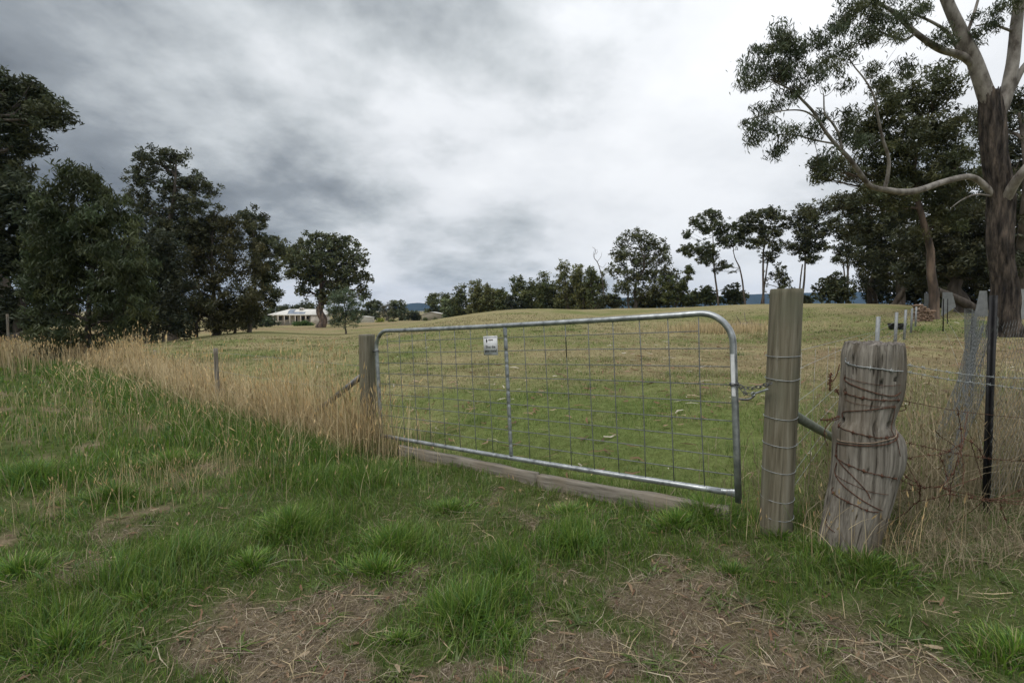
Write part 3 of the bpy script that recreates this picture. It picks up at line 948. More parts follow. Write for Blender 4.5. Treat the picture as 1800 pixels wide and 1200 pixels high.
for n_, (px, by, D, rx, ry, lab) in enumerate([(1545, 538, 58, 34, 30, 'dark scrub right of the dome-shaped shrub'), (1610, 540, 52, 34, 34, 'dark scrub behind the low forking trunk'), (1690, 545, 48, 44, 34, 'dark scrub behind the corrugated sheets'), (1765, 548, 44, 44, 36, 'dark scrub behind the big trunk'), (1830, 550, 40, 44, 34, 'dark scrub at the right edge behind the big trunk'), (1655, 548, 40, 28, 24, 'dark scrub behind the peeling trunk')]):
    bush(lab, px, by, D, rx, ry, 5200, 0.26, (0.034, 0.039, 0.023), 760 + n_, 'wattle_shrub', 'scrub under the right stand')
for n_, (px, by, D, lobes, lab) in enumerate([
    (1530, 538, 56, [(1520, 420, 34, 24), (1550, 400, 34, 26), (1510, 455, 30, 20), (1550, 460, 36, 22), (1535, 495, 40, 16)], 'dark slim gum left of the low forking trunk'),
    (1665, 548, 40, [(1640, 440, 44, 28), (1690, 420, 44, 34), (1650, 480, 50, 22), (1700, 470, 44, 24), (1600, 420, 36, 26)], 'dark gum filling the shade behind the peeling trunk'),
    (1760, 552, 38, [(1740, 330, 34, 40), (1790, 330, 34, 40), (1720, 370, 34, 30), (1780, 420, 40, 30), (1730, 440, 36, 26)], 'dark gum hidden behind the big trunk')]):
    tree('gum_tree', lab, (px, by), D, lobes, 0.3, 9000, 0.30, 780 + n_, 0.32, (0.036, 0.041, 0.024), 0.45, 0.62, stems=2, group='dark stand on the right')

# ---- the big foreground gum
BY = 17.0
bg = P(1766, 592, BY)
bg[2] = h1(bg[0], bg[1])
big = thing('gum_tree', 'big old gum with dark rough trunk and pale arching limbs at the right', 'tree', bg)
rgb = np.random.default_rng(90)


def pxpath(pts, n):
    """(px, py, width px, depth)"""
    w = np.array([P(a[0], a[1], a[3] if len(a) > 3 else BY) for a in pts])
    r = np.array([a[2] * (a[3] if len(a) > 3 else BY) / FOC / 2.55 / math.hypot(1, (a[0] - 900) / FOC) for a in pts])
    q = spline(w, n)
    rr = np.interp(np.linspace(0, len(pts) - 1, n), np.arange(len(pts)), r)
    return q, rr


def rough_tube(pts, rr, sides, amp, sd):
    """trunk with fluted, uneven bark"""
    mb = MB()
    mb.tube(pts, rr, sides)
    V = mb.v[0].reshape(len(pts), sides, 3)
    z = np.linspace(0, 1, len(pts)) * np.linalg.norm(pts[-1] - pts[0])
    th = np.arange(sides) / sides
    a, b = np.meshgrid(z, th, indexing='ij')
    d = (fbm(np.abs((b - 0.5) * 34) + 0.6 * fbm(a * 1.4, b * 3, sd + 5, 2), a * 1.3, sd, 4) - 0.5) * 2
    V = pts[:, None] + (V - pts[:, None]) * (1 + amp * d)[..., None]
    mb.v[0] = V.reshape(-1, 3)
    return mb


q, rr = pxpath([(1769, 602, 104), (1767, 585, 88), (1765, 560, 74), (1766, 500, 63), (1757, 430, 60), (1760, 350, 66), (1749, 280, 60), (1744, 215, 60), (1738, 160, 50)], 120)
q[0][2] = bg[2] - 0.25
trunk_mb = rough_tube(q, rr, 72, 0.20, 3)
Vt = trunk_mb.v[0].reshape(120, 72, 3)
Vt[-6:] += (np.array((0, 0, 0.5)) * ((fbm(np.arange(72) * 0.35, np.zeros(72), 19, 3) - .5))[:, None])[None] * np.linspace(0, 1, 6)[:, None, None]
trunk_mb.v[0] = Vt.reshape(-1, 3)
trunk_mb.build('trunk', M['bark'], big, True)
LIMBS = [
    ([(1742, 190, 46), (1728, 150, 40), (1712, 105, 36), (1692, 62, 32), (1668, 10, 28), (1650, -40, 25), (1640, -100, 20)], 'pale upper limb leaning left'),
    ([(1716, 118, 22), (1690, 98, 20), (1655, 88, 17), (1628, 72, 15), (1600, 50, 13), (1575, 25, 11), (1545, 5, 8), (1520, -15, 5)], None),
    ([(1750, 215, 36), (1768, 170, 34), (1780, 110, 32), (1786, 50, 30), (1792, -10, 28), (1790, -80, 24)], None),
    ([(1758, 190, 18), (1775, 165, 18), (1795, 125, 17), (1815, 100, 16), (1850, 60, 14)], None),
    ([(1748, 345, 20), (1726, 322, 17), (1710, 312, 17), (1690, 312, 18, 16.8), (1655, 321, 18, 16.6), (1620, 333, 18, 16.3), (1590, 338, 19, 16.1), (1560, 334, 15, 15.9), (1530, 327, 13, 15.7), (1512, 305, 12, 15.5), (1492, 278, 11, 15.4), (1470, 255, 9, 15.3), (1450, 230, 8, 15.2), (1432, 200, 7, 15.1), (1412, 178, 6, 15.0), (1390, 158, 5, 15), (1365, 146, 3, 15)], 'pale arching low limb'),
    ([(1555, 333, 10, 15.9), (1561, 305, 9, 15.8), (1562, 278, 8, 15.7), (1552, 245, 7, 15.6), (1544, 210, 6, 15.5), (1536, 170, 5, 15.4), (1520, 140, 4, 15.4), (1500, 115, 3, 15.4), (1484, 88, 2, 15.4)], None),
    ([(1760, 365, 32), (1782, 325, 28, 16.5), (1800, 300, 25, 16.2), (1830, 265, 22, 16)], None),
    ([(1480, 262, 7, 15.3), (1474, 235, 6, 15.3), (1462, 215, 5, 15.3), (1450, 200, 4, 15.2), (1448, 170, 3, 15.2)], None),
    ([(1440, 212, 5, 15.1), (1415, 196, 4, 15), (1385, 194, 3, 15), (1350, 200, 3, 14.9), (1310, 212, 2, 14.8)], None),
    ([(1468, 253, 5, 15.3), (1430, 246, 4, 15.2), (1400, 238, 3, 15.1), (1370, 236, 2, 15)], None),
    ([(1700, 60, 9), (1712, 25, 8), (1722, -10, 6)], None),
    ([(1790, 60, 8), (1765, 50, 7), (1740, 42, 5), (1715, 46, 4)], None),
    ([(1745, 345, 6), (1715, 342, 5), (1690, 352, 4), (1672, 365, 2)], None),
    ([(1608, 60, 7), (1590, 70, 6), (1560, 62, 5), (1530, 45, 3)], None),
    ([(1690, 100, 11), (1668, 60, 9), (1640, 40, 7), (1600, 22, 5)], None),
]
for pts_, lab in LIMBS:
    q, rr = pxpath(pts_, 10 + 4 * len(pts_))
    o = rough_tube(q, np.maximum(rr, 0.012), 14, 0.06, 8).build('branch', M['bark_pale'], big, True)
    if lab:
        o['label'] = lab
# stripped strip of pale wood on the trunk
GL = [(1330, 95, 34, 28, 15), (1370, 80, 40, 30, 15), (1412, 88, 42, 36, 15), (1455, 80, 34, 32, 15.2), (1345, 130, 36, 26, 15), (1395, 135, 46, 28, 15), (1440, 135, 32, 24, 15.2), (1470, 150, 16, 20, 15.3), (1318, 145, 16, 16, 14.9),
      (1340, 190, 26, 14, 14.9), (1375, 180, 26, 14, 15), (1310, 215, 22, 10, 14.8), (1345, 225, 30, 16, 14.9), (1385, 235, 26, 18, 15), (1370, 265, 14, 16, 15), (1330, 248, 16, 10, 14.9), (1422, 232, 24, 20, 15.1), (1455, 205, 22, 22, 15.2), (1478, 230, 20, 22, 15.3), (1405, 160, 24, 16, 15), (1495, 205, 16, 10, 15.3),
      (1475, 25, 28, 26, 15.6), (1515, 15, 40, 28, 15.8), (1560, 20, 44, 30, 16), (1590, 35, 26, 20, 16.2), (1500, 62, 36, 20, 15.6), (1545, 65, 30, 20, 15.8), (1575, 65, 20, 16, 16), (1490, 95, 16, 14, 15.4), (1530, 120, 18, 16, 15.4), (1560, 135, 26, 16, 15.5), (1590, 118, 20, 14, 15.6), (1550, 155, 18, 12, 15.5),
      (1655, 55, 22, 14, 16.6), (1665, 75, 14, 10, 16.6), (1705, 45, 18, 16, 16.8), (1720, 65, 12, 10, 16.8), (1620, 10, 30, 18, 16.4), (1760, 8, 26, 14, 16.6), (1745, 40, 14, 8, 16.7), (1790, 15, 16, 12, 16.8), (1450, 285, 14, 18, 15.3), (1500, 250, 18, 14, 15.4)]
cl = []
for (px, py, rx, ry, D) in GL:
    c = P(px, py, D)
    r = np.array((rx, (rx + ry) / 2, ry)) * D / FOC
    nc = max(3, int(1.5 * r[0] * r[2] / 0.05))
    u = rand_dir(rgb, nc) * (rgb.random(nc) ** 0.5)[:, None]
    cl.append(np.column_stack([c + u * r, rgb.uniform(0.16, 0.36, nc)]))
cl = np.vstack(cl)
V, Q, Cc = crown_leaves(rgb, cl, 21000, 0.15, 0.20, (0.046, 0.057, 0.034), 0.8, 0.8)
build('crown', V, None, Q, M['leaf'], big, False, Cc)
mbt = MB()
for c in cl[::2]:
    e = c[:3] + rgb.normal(size=3) * 0.15
    near = min(((P(p_[0], p_[1], p_[3] if len(p_) > 3 else BY)) for l_, _ in LIMBS for p_ in l_), key=lambda v: np.linalg.norm(v - e))
    if np.linalg.norm(near - e) < 1.6:
        limb(mbt, near, e, 0.016, 0.004, rgb, 0.25, 4, 5)
mbt.build('twig', M['bark_pale'], big, True)['kind'] = 'stuff'
# ================================================================ GATE
def gp(u, v, n=0.0):
    return G_L + GU * u + GV * v + GN * n


PR = 0.0215
gate = thing('farm_gate', 'galvanised pipe farm gate with square wire mesh, hung slightly askew', 'gate', gp(GLEN / 2, -0.05))
CR_ = 0.20
arc = lambda cx, cy, a0, a1, n=12: [(cx + CR_ * math.cos(R(a)), cy + CR_ * math.sin(R(a))) for a in np.linspace(a0, a1, n)]
path = [(0, -0.03), (0, 0.3), (0, 0.6), (0, GH - CR_)] + arc(CR_, GH - CR_, 180, 90)[1:] + [(GLEN * f, GH - 0.012 * math.sin(math.pi * f)) for f in np.linspace(0.1, 0.9, 14)] + arc(GLEN - CR_, GH - CR_, 90, 0) + [(GLEN, 0.6), (GLEN, 0.3), (GLEN, -0.055)]
MB().tube([gp(a, b) for a, b in path], PR, 16).build('frame', M['galv'], gate, True)
br = [gp(f, 0.012 * math.sin(math.pi * f / GLEN) * -1) for f in np.linspace(0.01, GLEN - 0.09, 20)]
bot = MB().tube(br, PR * 0.95, 14)
# flattened welded end of the bottom rail
fl = MB().tube([gp(GLEN - 0.10, 0), gp(GLEN - 0.07, 0), gp(GLEN - 0.04, 0.0), gp(GLEN - 0.018, 0.0)], [PR * 0.95, PR * 1.0, PR * 1.2, PR * 1.3], 12)
V = fl.v[0]
cc = gp(0, 0)
d = (V - cc) @ GN
k_ = np.clip(((V - cc) @ GU - (GLEN - 0.09)) / 0.06, 0, 1)
fl.v[0] = V - np.outer(d * k_ * 0.6, GN)
bot.add(fl.v[0], fl.q[0])
bot.build('bottom_rail', M['galv'], gate, True)
# middle stile: pressed steel strap pinched at every wire
UM = GLEN / 2
vv = np.linspace(0.01, GH - 0.015, 140)
rows = (np.arange(1, 10)) / 10 * GH
pinch = np.min(np.abs(vv[:, None] - rows), axis=1)
rr = 0.0175 * (0.80 + 0.20 * sstep(0.003, 0.022, pinch))
MB().tube([gp(UM, v) for v in vv], rr, 12).build('centre_stile', M['galv'], gate, True)
us = [GLEN * i / 18 for i in range(1, 18) if i != 9]
rgw = np.random.default_rng(5)
for u in us:
    e = rgw.normal() * 0.004
    MB().tube([gp(u + e * math.sin(math.pi * t_), 0.01 + (GH - 0.035) * t_, 0.004) for t_ in np.linspace(0, 1, 6)], 0.0034, 6).build('wire', M['net_wire'], gate, True)
for n_, v in enumerate(rows[::-1]):
    a, b = (us[0], us[-1]) if n_ == 0 else (0.0, GLEN)
    s = rgw.normal() * 0.005
    MB().tube([gp(a + (b - a) * t_, v + s * math.sin(2 * math.pi * t_), -0.003) for t_ in np.linspace(0, 1, 12)], 0.0034, 6).build('wire', M['net_wire'], gate, True)
MB().tube([gp(us[10], GH - 0.13, 0.004), gp(us[10], GH - 0.29, 0.004)], 0.0042, 6).build('sleeve', M['picket'], gate, True)['label'] = 'black sleeve on a mesh wire'
# sticker down the right stile
st = []
for t_ in np.linspace(0, 1, 10):
    for a in np.linspace(-40, 25, 5):
        st.append(gp(GLEN, GH - 0.27 - 0.27 * t_) + (GU * math.sin(R(a)) + GN * math.cos(R(a))) * (PR + 0.0008))
sq = [(r_ * 5 + c_, r_ * 5 + c_ + 1, r_ * 5 + c_ + 6, r_ * 5 + c_ + 5) for r_ in range(9) for c_ in range(4)]
build('sticker', st, None, sq, M['white_paint'], gate, True)['label'] = 'peeling white sticker strip'
# ---- sign
su = UM - 0.165
S0 = gp(su, GH - 0.185, 0.012)
sgn = thing('gate_sign', 'small square white sign with dark lettering wired beside the gate centre stile', 'sign', gp(su, GH - 0.185 - 0.085, 0.010))
SW, SHh = 0.163, 0.172


def sp(a, b, n=0.0):
    return S0 + GU * a + GV * b + GN * n


MB().box(sp(-SW / 2, -SHh / 2), GU * SW, GV * SHh, GN * 0.002).build('plate', M['white_paint'], sgn)
for yb in (SHh / 2 - 0.010, -SHh / 2 + 0.010):
    MB().tube([sp(-SW / 2 + 0.004, yb, 0.004), sp(SW / 2 - 0.004, yb, 0.004)], 0.0022, 6).build('tie_wire', M['galv_wire'], sgn, True)


def text(body, size, a, b, m, name='lettering'):
    cu = bpy.data.curves.new('t', 'FONT')
    cu.body = body
    cu.size = size
    cu.align_x = 'CENTER'
    cu.extrude = 0.0
    cu.offset = size * 0.018
    to = bpy.data.objects.new('t', cu)
    COL.objects.link(to)
    dg = bpy.context.evaluated_depsgraph_get()
    me = bpy.data.meshes.new_from_object(to.evaluated_get(dg))
    bpy.data.objects.remove(to)
    n = len(me.vertices)
    co = np.empty(n * 3)
    me.vertices.foreach_get('co', co)
    co = co.reshape(-1, 3)
    W = np.array([sp(a + c[0], b + c[1], 0.0032) for c in co]) - np.array(sgn.location)
    me.vertices.foreach_set('co', W.astype(np.float32).ravel())
    me.update()
    me.materials.append(m)
    o = bpy.data.objects.new(name, me)
    COL.objects.link(o)
    o.parent = sgn
    return o


text('Shut the', 0.034, 0.0, -0.022, M['print'])
text('gate mate!', 0.034, 0.002, -0.058, M['print'])
em = [sp(-0.043 + a, 0.044 + b, 0.0032) for a, b in ((0, 0.022), (0.005, 0.010), (0.010, 0.002), (0.006, -0.008), (0, -0.023), (-0.006, -0.008), (-0.010, 0.002), (-0.005, 0.010))]
build('emblem', em, None, None, M['print'], sgn, ngons=[list(range(8))])
hb = MB()
for n_, (x0, w_, h_) in enumerate(((-0.022, 0.009, 0.012), (-0.011, 0.010, 0.012), (0.001, 0.008, 0.012), (0.011, 0.012, 0.013), (0.025, 0.009, 0.012))):
    hb.box(sp(x0, 0.045, 0.0026), GU * w_, GV * h_, GN * 0.0006)
hb.build('lettering', M['print_grey'], sgn)['label'] = 'faded small word beside the emblem'

# ---- sleepers under the gate
def plank(label, p0, p1, hgt, thk, seed):
    p0, p1 = np.asarray(p0, float), np.asarray(p1, float)
    n = 40
    u = (p1 - p0)
    L = np.linalg.norm(u)
    u /= L
    nrm = np.cross(u, (0, 0, 1.0))
    nrm /= np.linalg.norm(nrm)
    up = np.cross(nrm, u)
    prof = [(-.5, 0), (-.5, .5), (-.5, .93), (-.42, 1), (0, 1), (.42, 1), (.5, .93), (.5, .5), (.5, 0)]
    rg = np.random.default_rng(seed)
    V = []
    for i_ in range(n):
        f = i_ / (n - 1)
        c = p0 + (p1 - p0) * f
        for j_, (a, b) in enumerate(prof):
            e = (vnoise(np.array(f * 9 + seed), np.array(j_ * 1.7), seed) - 0.5) * 0.014
            V.append(c + nrm * (a * thk + e * (abs(a) > .45)) + up * (b * hgt + e * (b > .9)))
    m_ = len(prof)
    Q = [(i_ * m_ + j_, (i_ + 1) * m_ + j_, (i_ + 1) * m_ + j_ + 1, i_ * m_ + j_ + 1) for i_ in range(n - 1) for j_ in range(m_ - 1)]
    o = build('timber_sleeper', V, None, Q, M['wood_board'], None, False, ngons=[list(range(m_)), list(range((n - 1) * m_, n * m_))[::-1]])
    base = (p0 + p1) / 2
    me = o.data
    co = np.empty(len(me.vertices) * 3)
    me.vertices.foreach_get('co', co)
    yaw = math.atan2(u[1], u[0])
    tlt = math.asin(u[2])
    o.location = base
    o.rotation_euler = (0, -tlt, yaw)
    mw = np.array(o.rotation_euler.to_matrix())
    co = (co.reshape(-1, 3) - base) @ mw
    me.vertices.foreach_set('co', co.astype(np.float32).ravel())
    me.update()
    return tag(o, label, 'timber', 'sleepers under the gate')


def below(p, dz):
    return np.array((p[0], p[1], p[2] - dz))


b0, b1, b2 = P(703, 783, 5.06), P(946, 833, 3.92), P(1285, 893, 2.93)
plank('weathered grey sleeper lying under the left half of the gate', below(b0, 0.14), below(b1, 0.14), 0.15, 0.055, 3)
plank('weathered grey sleeper lying under the right half of the gate', below(b1 + (b2 - b1) * 0.006 + np.array((0.01, -0.02, 0.0)), 0.15), below(b2, 0.15), 0.155, 0.06, 8)


# ================================================================ STRAINER POSTS
def round_post(name, label, xy, r, ztop, seed, m, cat='post', crack=None, sides=120, lean=(0, 0)):
    zb = h1(*xy) - 0.12
    t = thing(name, label, cat, (xy[0], xy[1], zb + 0.12))
    n = 70
    z = np.linspace(zb, ztop - 0.006, n)
    th = np.arange(sides) / sides * 2 * math.pi
    a, b = np.meshgrid(z, th, indexing='ij')
    rr = r * (1.03 - 0.05 * (a - zb) / (ztop - zb)) * (1 + 0.012 * (fbm(b * 5, a * 1.2, seed, 3) - .5) + 0.03 * (fbm(b * 1.1 + 3, a * 0.8, seed + 3, 2) - .5))
    if crack is not None:
        dth = np.abs(((b - crack + math.pi) % (2 * math.pi)) - math.pi)
        rr = rr - 0.012 * np.exp(-(dth / 0.05) ** 2)
    rgc = np.random.default_rng(seed)
    for _ in range(9):          # short drying cracks
        a0, z0, ln = rgc.uniform(-1.6, 1.6), rgc.uniform(zb + 0.1, ztop), rgc.uniform(0.1, 0.45)
        dth = np.abs(((b - a0 + 0.05 * np.sin(a * 9) + math.pi) % (2 * math.pi)) - math.pi)
        rr = rr - 0.008 * np.exp(-(dth / 0.035) ** 2) * np.exp(-((a - z0) / ln) ** 4)
    f = (a - zb) / (ztop - zb)
    X = xy[0] + rr * np.sin(b) + lean[0] * f
    Y = xy[1] - rr * np.cos(b) + lean[1] * f
    V = np.stack([X, Y, a], -1)
    ringtop = V[-1] * 1.0
    ctop = ringtop.mean(0)
    inner = ctop + (ringtop - ctop) * 0.955
    inner[:, 2] = ztop
    V = np.vstack([V.reshape(-1, 3), inner])
    i, j = np.meshgrid(np.arange(n), np.arange(sides), indexing='ij')
    j2 = (j + 1) % sides
    Q = np.stack([i * sides + j, i * sides + j2, (i + 1) * sides + j2, (i + 1) * sides + j], -1).reshape(-1, 4)
    build('shaft', V, None, Q, m, t, True)
    c2 = inner.copy()
    build('sawn_top', np.vstack([c2 + (0, 0, 0.0005), ctop + (0, 0, 0.008)]), [(i_, (i_ + 1) % sides, sides) for i_ in range(sides)], None, M['wood_end'], t)
    return t


pr_top = P(1374, 508, 2.81)[2]
PRr = 0.089
post_r = round_post('strainer_post', 'tall round treated timber post the gate is chained to', POST_R, PRr, pr_top, 21, M['wood_treated'], crack=R(-52), lean=(0.01, 0))
pl_top = P(648, 588, 5.3)[2]
post_l = round_post('strainer_post', 'shorter treated timber post the gate hangs from, in the long golden grass', POST_L, 0.09, pl_top, 22, M['wood_treated'], crack=R(-60))
# nail and chain staple ---------------------------------------------------
hz = gp(0, GH - 0.22)
hb_ = MB()
hb_.tube([hz + (GU * math.cos(a) + GN * math.sin(a)) * (PR + 0.006) for a in np.linspace(0, 2 * math.pi, 17)[:-1]], 0.007, 8, closed=True)
hb_.build('hinge_band', M['dark_steel'], gate, True)
MB().tube([hz - GU * 0.02, hz - GU * 0.05, hz - GU * 0.10], 0.010, 8).build('hinge_pin', M['dark_steel'], gate, True)
MB().box(hz - GU * 0.075 - GV * 0.02 + GN * -0.02, GU * 0.012, GV * 0.04, GN * 0.04).build('hinge_nut', M['dark_steel'], gate)
# left stay pipe
sl0 = np.array((*POST_L, 0)) + np.array((-0.06, -0.03, 0))
sl0[2] = P(634, 660, 5.3)[2]
e = sl0 + np.array((-1.28, 0.98, 0))
e[2] = h1(e[0], e[1]) - 0.05
stay = MB().tube([sl0, (sl0 + e) / 2, e], 0.033, 12).build('stay_pipe', M['dark_steel'], None, True)
tag(stay, 'dark steel pipe stay propping the left gate post among dry grass', 'pipe')
sr0 = np.array((POST_R[0] + 0.07, POST_R[1] + 0.06, P(1402, 722, 2.85)[2]))
e = np.array((3.42, 4.72, 0.0))
e[2] = h1(e[0], e[1]) - 0.05
M['green_pipe'] = simple('green_grey_pipe', [(0.3, (0.11, 0.125, 0.095)), (0.7, (0.20, 0.215, 0.17))], 16, 0.65, 0.1, bstr=0.1)
stay = MB().tube([sr0, (sr0 + e) / 2, e], 0.034, 14).build('stay_pipe', M['green_pipe'], None, True)
tag(stay, 'green-grey pipe stay slanting down behind the round gate post', 'pipe')


# ---- chain and hook
def link_ring(c, t, s, r=0.0026, L=0.038, W=0.021):
    pts_ = []
    for a in np.linspace(0, 2 * math.pi, 15)[:-1]:
        pts_.append(c + t * ((L - W) / 2 * (1 if math.cos(a) > 0 else -1) + W / 2 * math.cos(a)) + s * (W / 2 * math.sin(a)))
    return MB().tube(pts_, r, 6, closed=True)


def chain(label, ctrl):
    q = spline(ctrl, 300)
    cum = np.concatenate([[0], np.cumsum(np.linalg.norm(np.diff(q, axis=0), axis=1))])
    n = max(2, int(cum[-1] / 0.029))
    t = thing('chain', label, 'chain', q[np.argmin(q[:, 2])], 'gate chain')
    for i_ in range(n):
        s_ = (i_ + 0.5) / n * cum[-1]
        k = min(len(q) - 2, int(np.searchsorted(cum, s_)))
        tt = q[k + 1] - q[k - 1]
        tt /= np.linalg.norm(tt)
        s1 = np.cross(tt, (0, 0, 1.0))
        s1 /= np.linalg.norm(s1)
        s2 = np.cross(tt, s1)
        link_ring(q[k], tt, s1 * 0.8 + s2 * 0.6 if i_ % 2 else s2 * 0.8 - s1 * 0.6).build('link', M['dark_steel'], t, True)
    return t


gs = gp(GLEN, GH * 0.605)
ps = P(1347, 676, 2.74)
chain('dark steel chain pulled tight from the gate stile to the round post', [gs + GN * 0.03 - GU * 0.02, gs + GN * 0.04 + GU * 0.02, (gs + ps) / 2 + (0, -0.01, -0.022), ps, P(1356, 674, 2.70)])
chain('loose end of dark chain hanging beside the gate stile', [gs + GU * 0.03 + GN * 0.02, gs + GU * 0.055 + (0, 0, -0.04), P(1311, 692, 2.88), P(1322, 693, 2.84)])
cw = MB()
for k in range(2):
    cw.tube([gs + (GU * math.cos(a) + GN * math.sin(a)) * (PR + 0.004) + GV * (0.006 * math.sin(a * 2 + k) + k * 0.008 - 0.004) for a in np.linspace(0, 2 * math.pi, 20)[:-1]], 0.0032, 6, closed=True)
tag(cw.build('wire_tie', M['dark_steel'], None, True), 'dark wire wound round the gate stile where the chain starts', 'wire')
hk = thing('gate_hook', 'steel hook bolt sticking out of the round post below the chain', 'hook', P(1322, 695, 2.83))
MB().tube([P(1350, 684, 2.76), P(1341, 687, 2.80), P(1330, 690.5, 2.82), P(1324, 692, 2.83)], 0.0062, 8).build('bolt', M['galv'], hk, True)
MB().tube(spline([P(1326, 689, 2.83), P(1325, 696, 2.83), P(1317, 701, 2.84), P(1308, 702, 2.85), P(1299, 701, 2.86)], 20), 0.0068, 8).build('hook', M['dark_steel'], hk, True)
ey = P(1324, 692, 2.82)
MB().tube([ey + np.array((0.011 * math.cos(a), 0, 0.011 * math.sin(a))) for a in np.linspace(0, 2 * math.pi, 13)[:-1]], 0.0035, 6, closed=True).build('eye', M['galv'], hk, True)

# ================================================================ PADDOCK FENCE (behind the round post)
def galv_post(p, hgt, parent, w=0.06):
    z = h1(p[0], p[1])
    o_ = np.array((p[0] - w / 2, p[1], z - 0.1))
    mb = MB().box(o_, (w, 0, 0), (0, 0.006, 0), (0, 0, hgt + 0.1))
    mb.box(o_ + (0, 0.0065, 0.0), (0.006, 0, 0), (0, w * 0.5, 0), (0, 0, hgt + 0.097))
    mb.box(o_ + (w - 0.006, 0.0065, 0.0), (0.006, 0, 0), (0, w * 0.5, 0), (0, 0, hgt + 0.097))
    return mb.build('post', M['galv_post'], parent)


M['galv_post'] = simple('pale_steel_post', [(0.3, (0.20, 0.21, 0.215)), (0.7, (0.32, 0.335, 0.34))], 14, 0.6, 0.3, bstr=0)
FA = [np.array(POST_R)] + [np.array((P(px, 600, D)[0], D)) for px, D in ((1543, 9.0), (1574.5, 12.4), (1590, 15.2), (1601, 18.6), (1608, 22.0), (1614, 26.0))]
pf = thing('paddock_fence', 'wire fence on pale steel posts receding from the round gate post', 'fence', (*FA[1], h1(*FA[1])))
for k, p in enumerate(FA[1:]):
    galv_post(p, (1.05, 0.98, 0.98, 0.98, 0.95, 0.95)[k], pf, 0.062)
loops_py = [627, 667, 736, 784, 831, 882, 914]
zs = [P(1372, py, 2.72)[2] for py in loops_py]
rgf = np.random.default_rng(44)
for n_, z in enumerate(zs):
    mb = MB()
    ring = []
    for a in np.linspace(0, 2 * math.pi, 49)[:-1]:
        dip = -0.010 * max(0, 1 - abs(((a + math.pi) % (2 * math.pi)) - math.pi) / 1.25) if n_ else 0
        rr_ = PRr * 1.005 + 0.0018
        ring.append((POST_R[0] + 0.004 + rr_ * math.sin(a), POST_R[1] - rr_ * math.cos(a), z + dip + 0.004 * math.sin(a)))
    mb.tube(ring, 0.0021, 5, closed=True)
    g0 = h1(*POST_R)
    hrel = (z - g0)
    prev = np.array((POST_R[0] + PRr * 0.6, POST_R[1] + PRr * 0.8, z))
    line = [prev]
    for k, p in enumerate(FA[1:]):
        nx = np.array((p[0], p[1] - 0.006, h1(*p) + min(hrel, 1.0) * (0.80 if n_ else 0.78)))
        midp = (prev + nx) / 2 + (0, 0, -0.012 + rgf.normal() * 0.006)
        line += [midp, nx]
        prev = nx
    mb.tube(spline(line, 60), 0.0017, 4)
    mb.build('wire', M['galv_wire'], pf, True)
for k in range(13):     # vertical stays of the woven wire near the gate
    f = (k + 1) / 14
    xy = FA[0] * (1 - f) + FA[1] * f
    g = h1(*xy)
    z1 = zs[0] - 0.24 * f * (zs[0] - g) + (g - h1(*POST_R)) * f * 0.9
    MB().tube([(xy[0], xy[1], g + 0.08), (xy[0] + rgf.normal() * .01, xy[1], z1)], 0.0010, 4).build('stay_wire', M['galv_wire'], pf, True)

# ================================================================ OLD TIMBER POST
prof = [(603, 1486, 1586), (612, 1482, 1588), (623, 1479, 1589), (650, 1478, 1590), (675, 1477.5, 1588), (700, 1477, 1582), (718, 1476, 1573), (735, 1475, 1566), (744, 1470, 1567), (752, 1464, 1575), (763, 1462, 1586), (778, 1461.5, 1591), (800, 1461, 1592), (815, 1461, 1588), (830, 1460, 1580), (857, 1456, 1573), (892, 1449, 1562), (926, 1443, 1551), (961, 1436, 1540), (985, 1432, 1538), (1010, 1430, 1536)]
OY = 2.60
oz = np.array([P(1500, p[0], OY)[2] for p in prof])[::-1]
oxl = np.array([P(p[1], p[0], OY)[0] for p in prof])[::-1]
oxr = np.array([P(p[2], p[0], OY)[0] for p in prof])[::-1]
NZ, NT = 170, 200
zz = np.linspace(oz[0], oz[-1], NZ)


def osm(a):
    y = np.interp(zz, oz, a)
    ker = np.array([1, 2, 3, 2, 1.0])
    ker /= ker.sum()
    yp = np.pad(y, 2, mode='edge')
    return np.convolve(yp, ker, 'valid')


XL, XR = osm(oxl), osm(oxr)


def old_surface(theta, z, off=0.0):
    """theta 0 faces the camera, positive to the right"""
    xl, xr = np.interp(z, zz, XL), np.interp(z, zz, XR)
    cx, hw = (xl + xr) / 2, (xr - xl) / 2
    hw = hw * 0.835
    dep = 0.138 + 0.35 * (hw - 0.14)
    return np.stack([cx + (hw + off) * np.sin(theta), OY - (dep + off) * np.cos(theta), z + 0 * theta], -1)


T, ZZ = np.meshgrid(np.arange(NT) / NT * 2 * math.pi, zz)
warp_t = T + 0.025 * np.sin(ZZ * 5.5 + 1.0)
g1 = fbm(warp_t * 16, ZZ * 0.8, 61, 3)
g2_ = fbm(warp_t * 40, ZZ * 2.6, 67, 2)
crk = np.abs(fbm(warp_t * 5.5, ZZ * 0.45 + 9, 71, 2) - 0.5)
disp = (g1 - .5) * 0.013 + (g2_ - .5) * 0.006 - 0.030 * np.exp(-(crk / 0.010) ** 2)
# gnarled knot on the right bulge
kb = np.exp(-((((T - R(82) + math.pi) % (2 * math.pi)) - math.pi) / 0.42) ** 2 - ((ZZ - P(1588, 795, OY)[2]) / 0.055) ** 2)
disp = disp + kb * (fbm(T * 20, ZZ * 45, 81, 4) - .5) * 0.05
# ragged top edge
ragged = sstep(oz[-1] - 0.05, oz[-1], ZZ) * (fbm(T * 16, ZZ * 0 + 2, 83, 3) - .3) * 0.014
disp = disp - np.abs(ragged) * 0.5


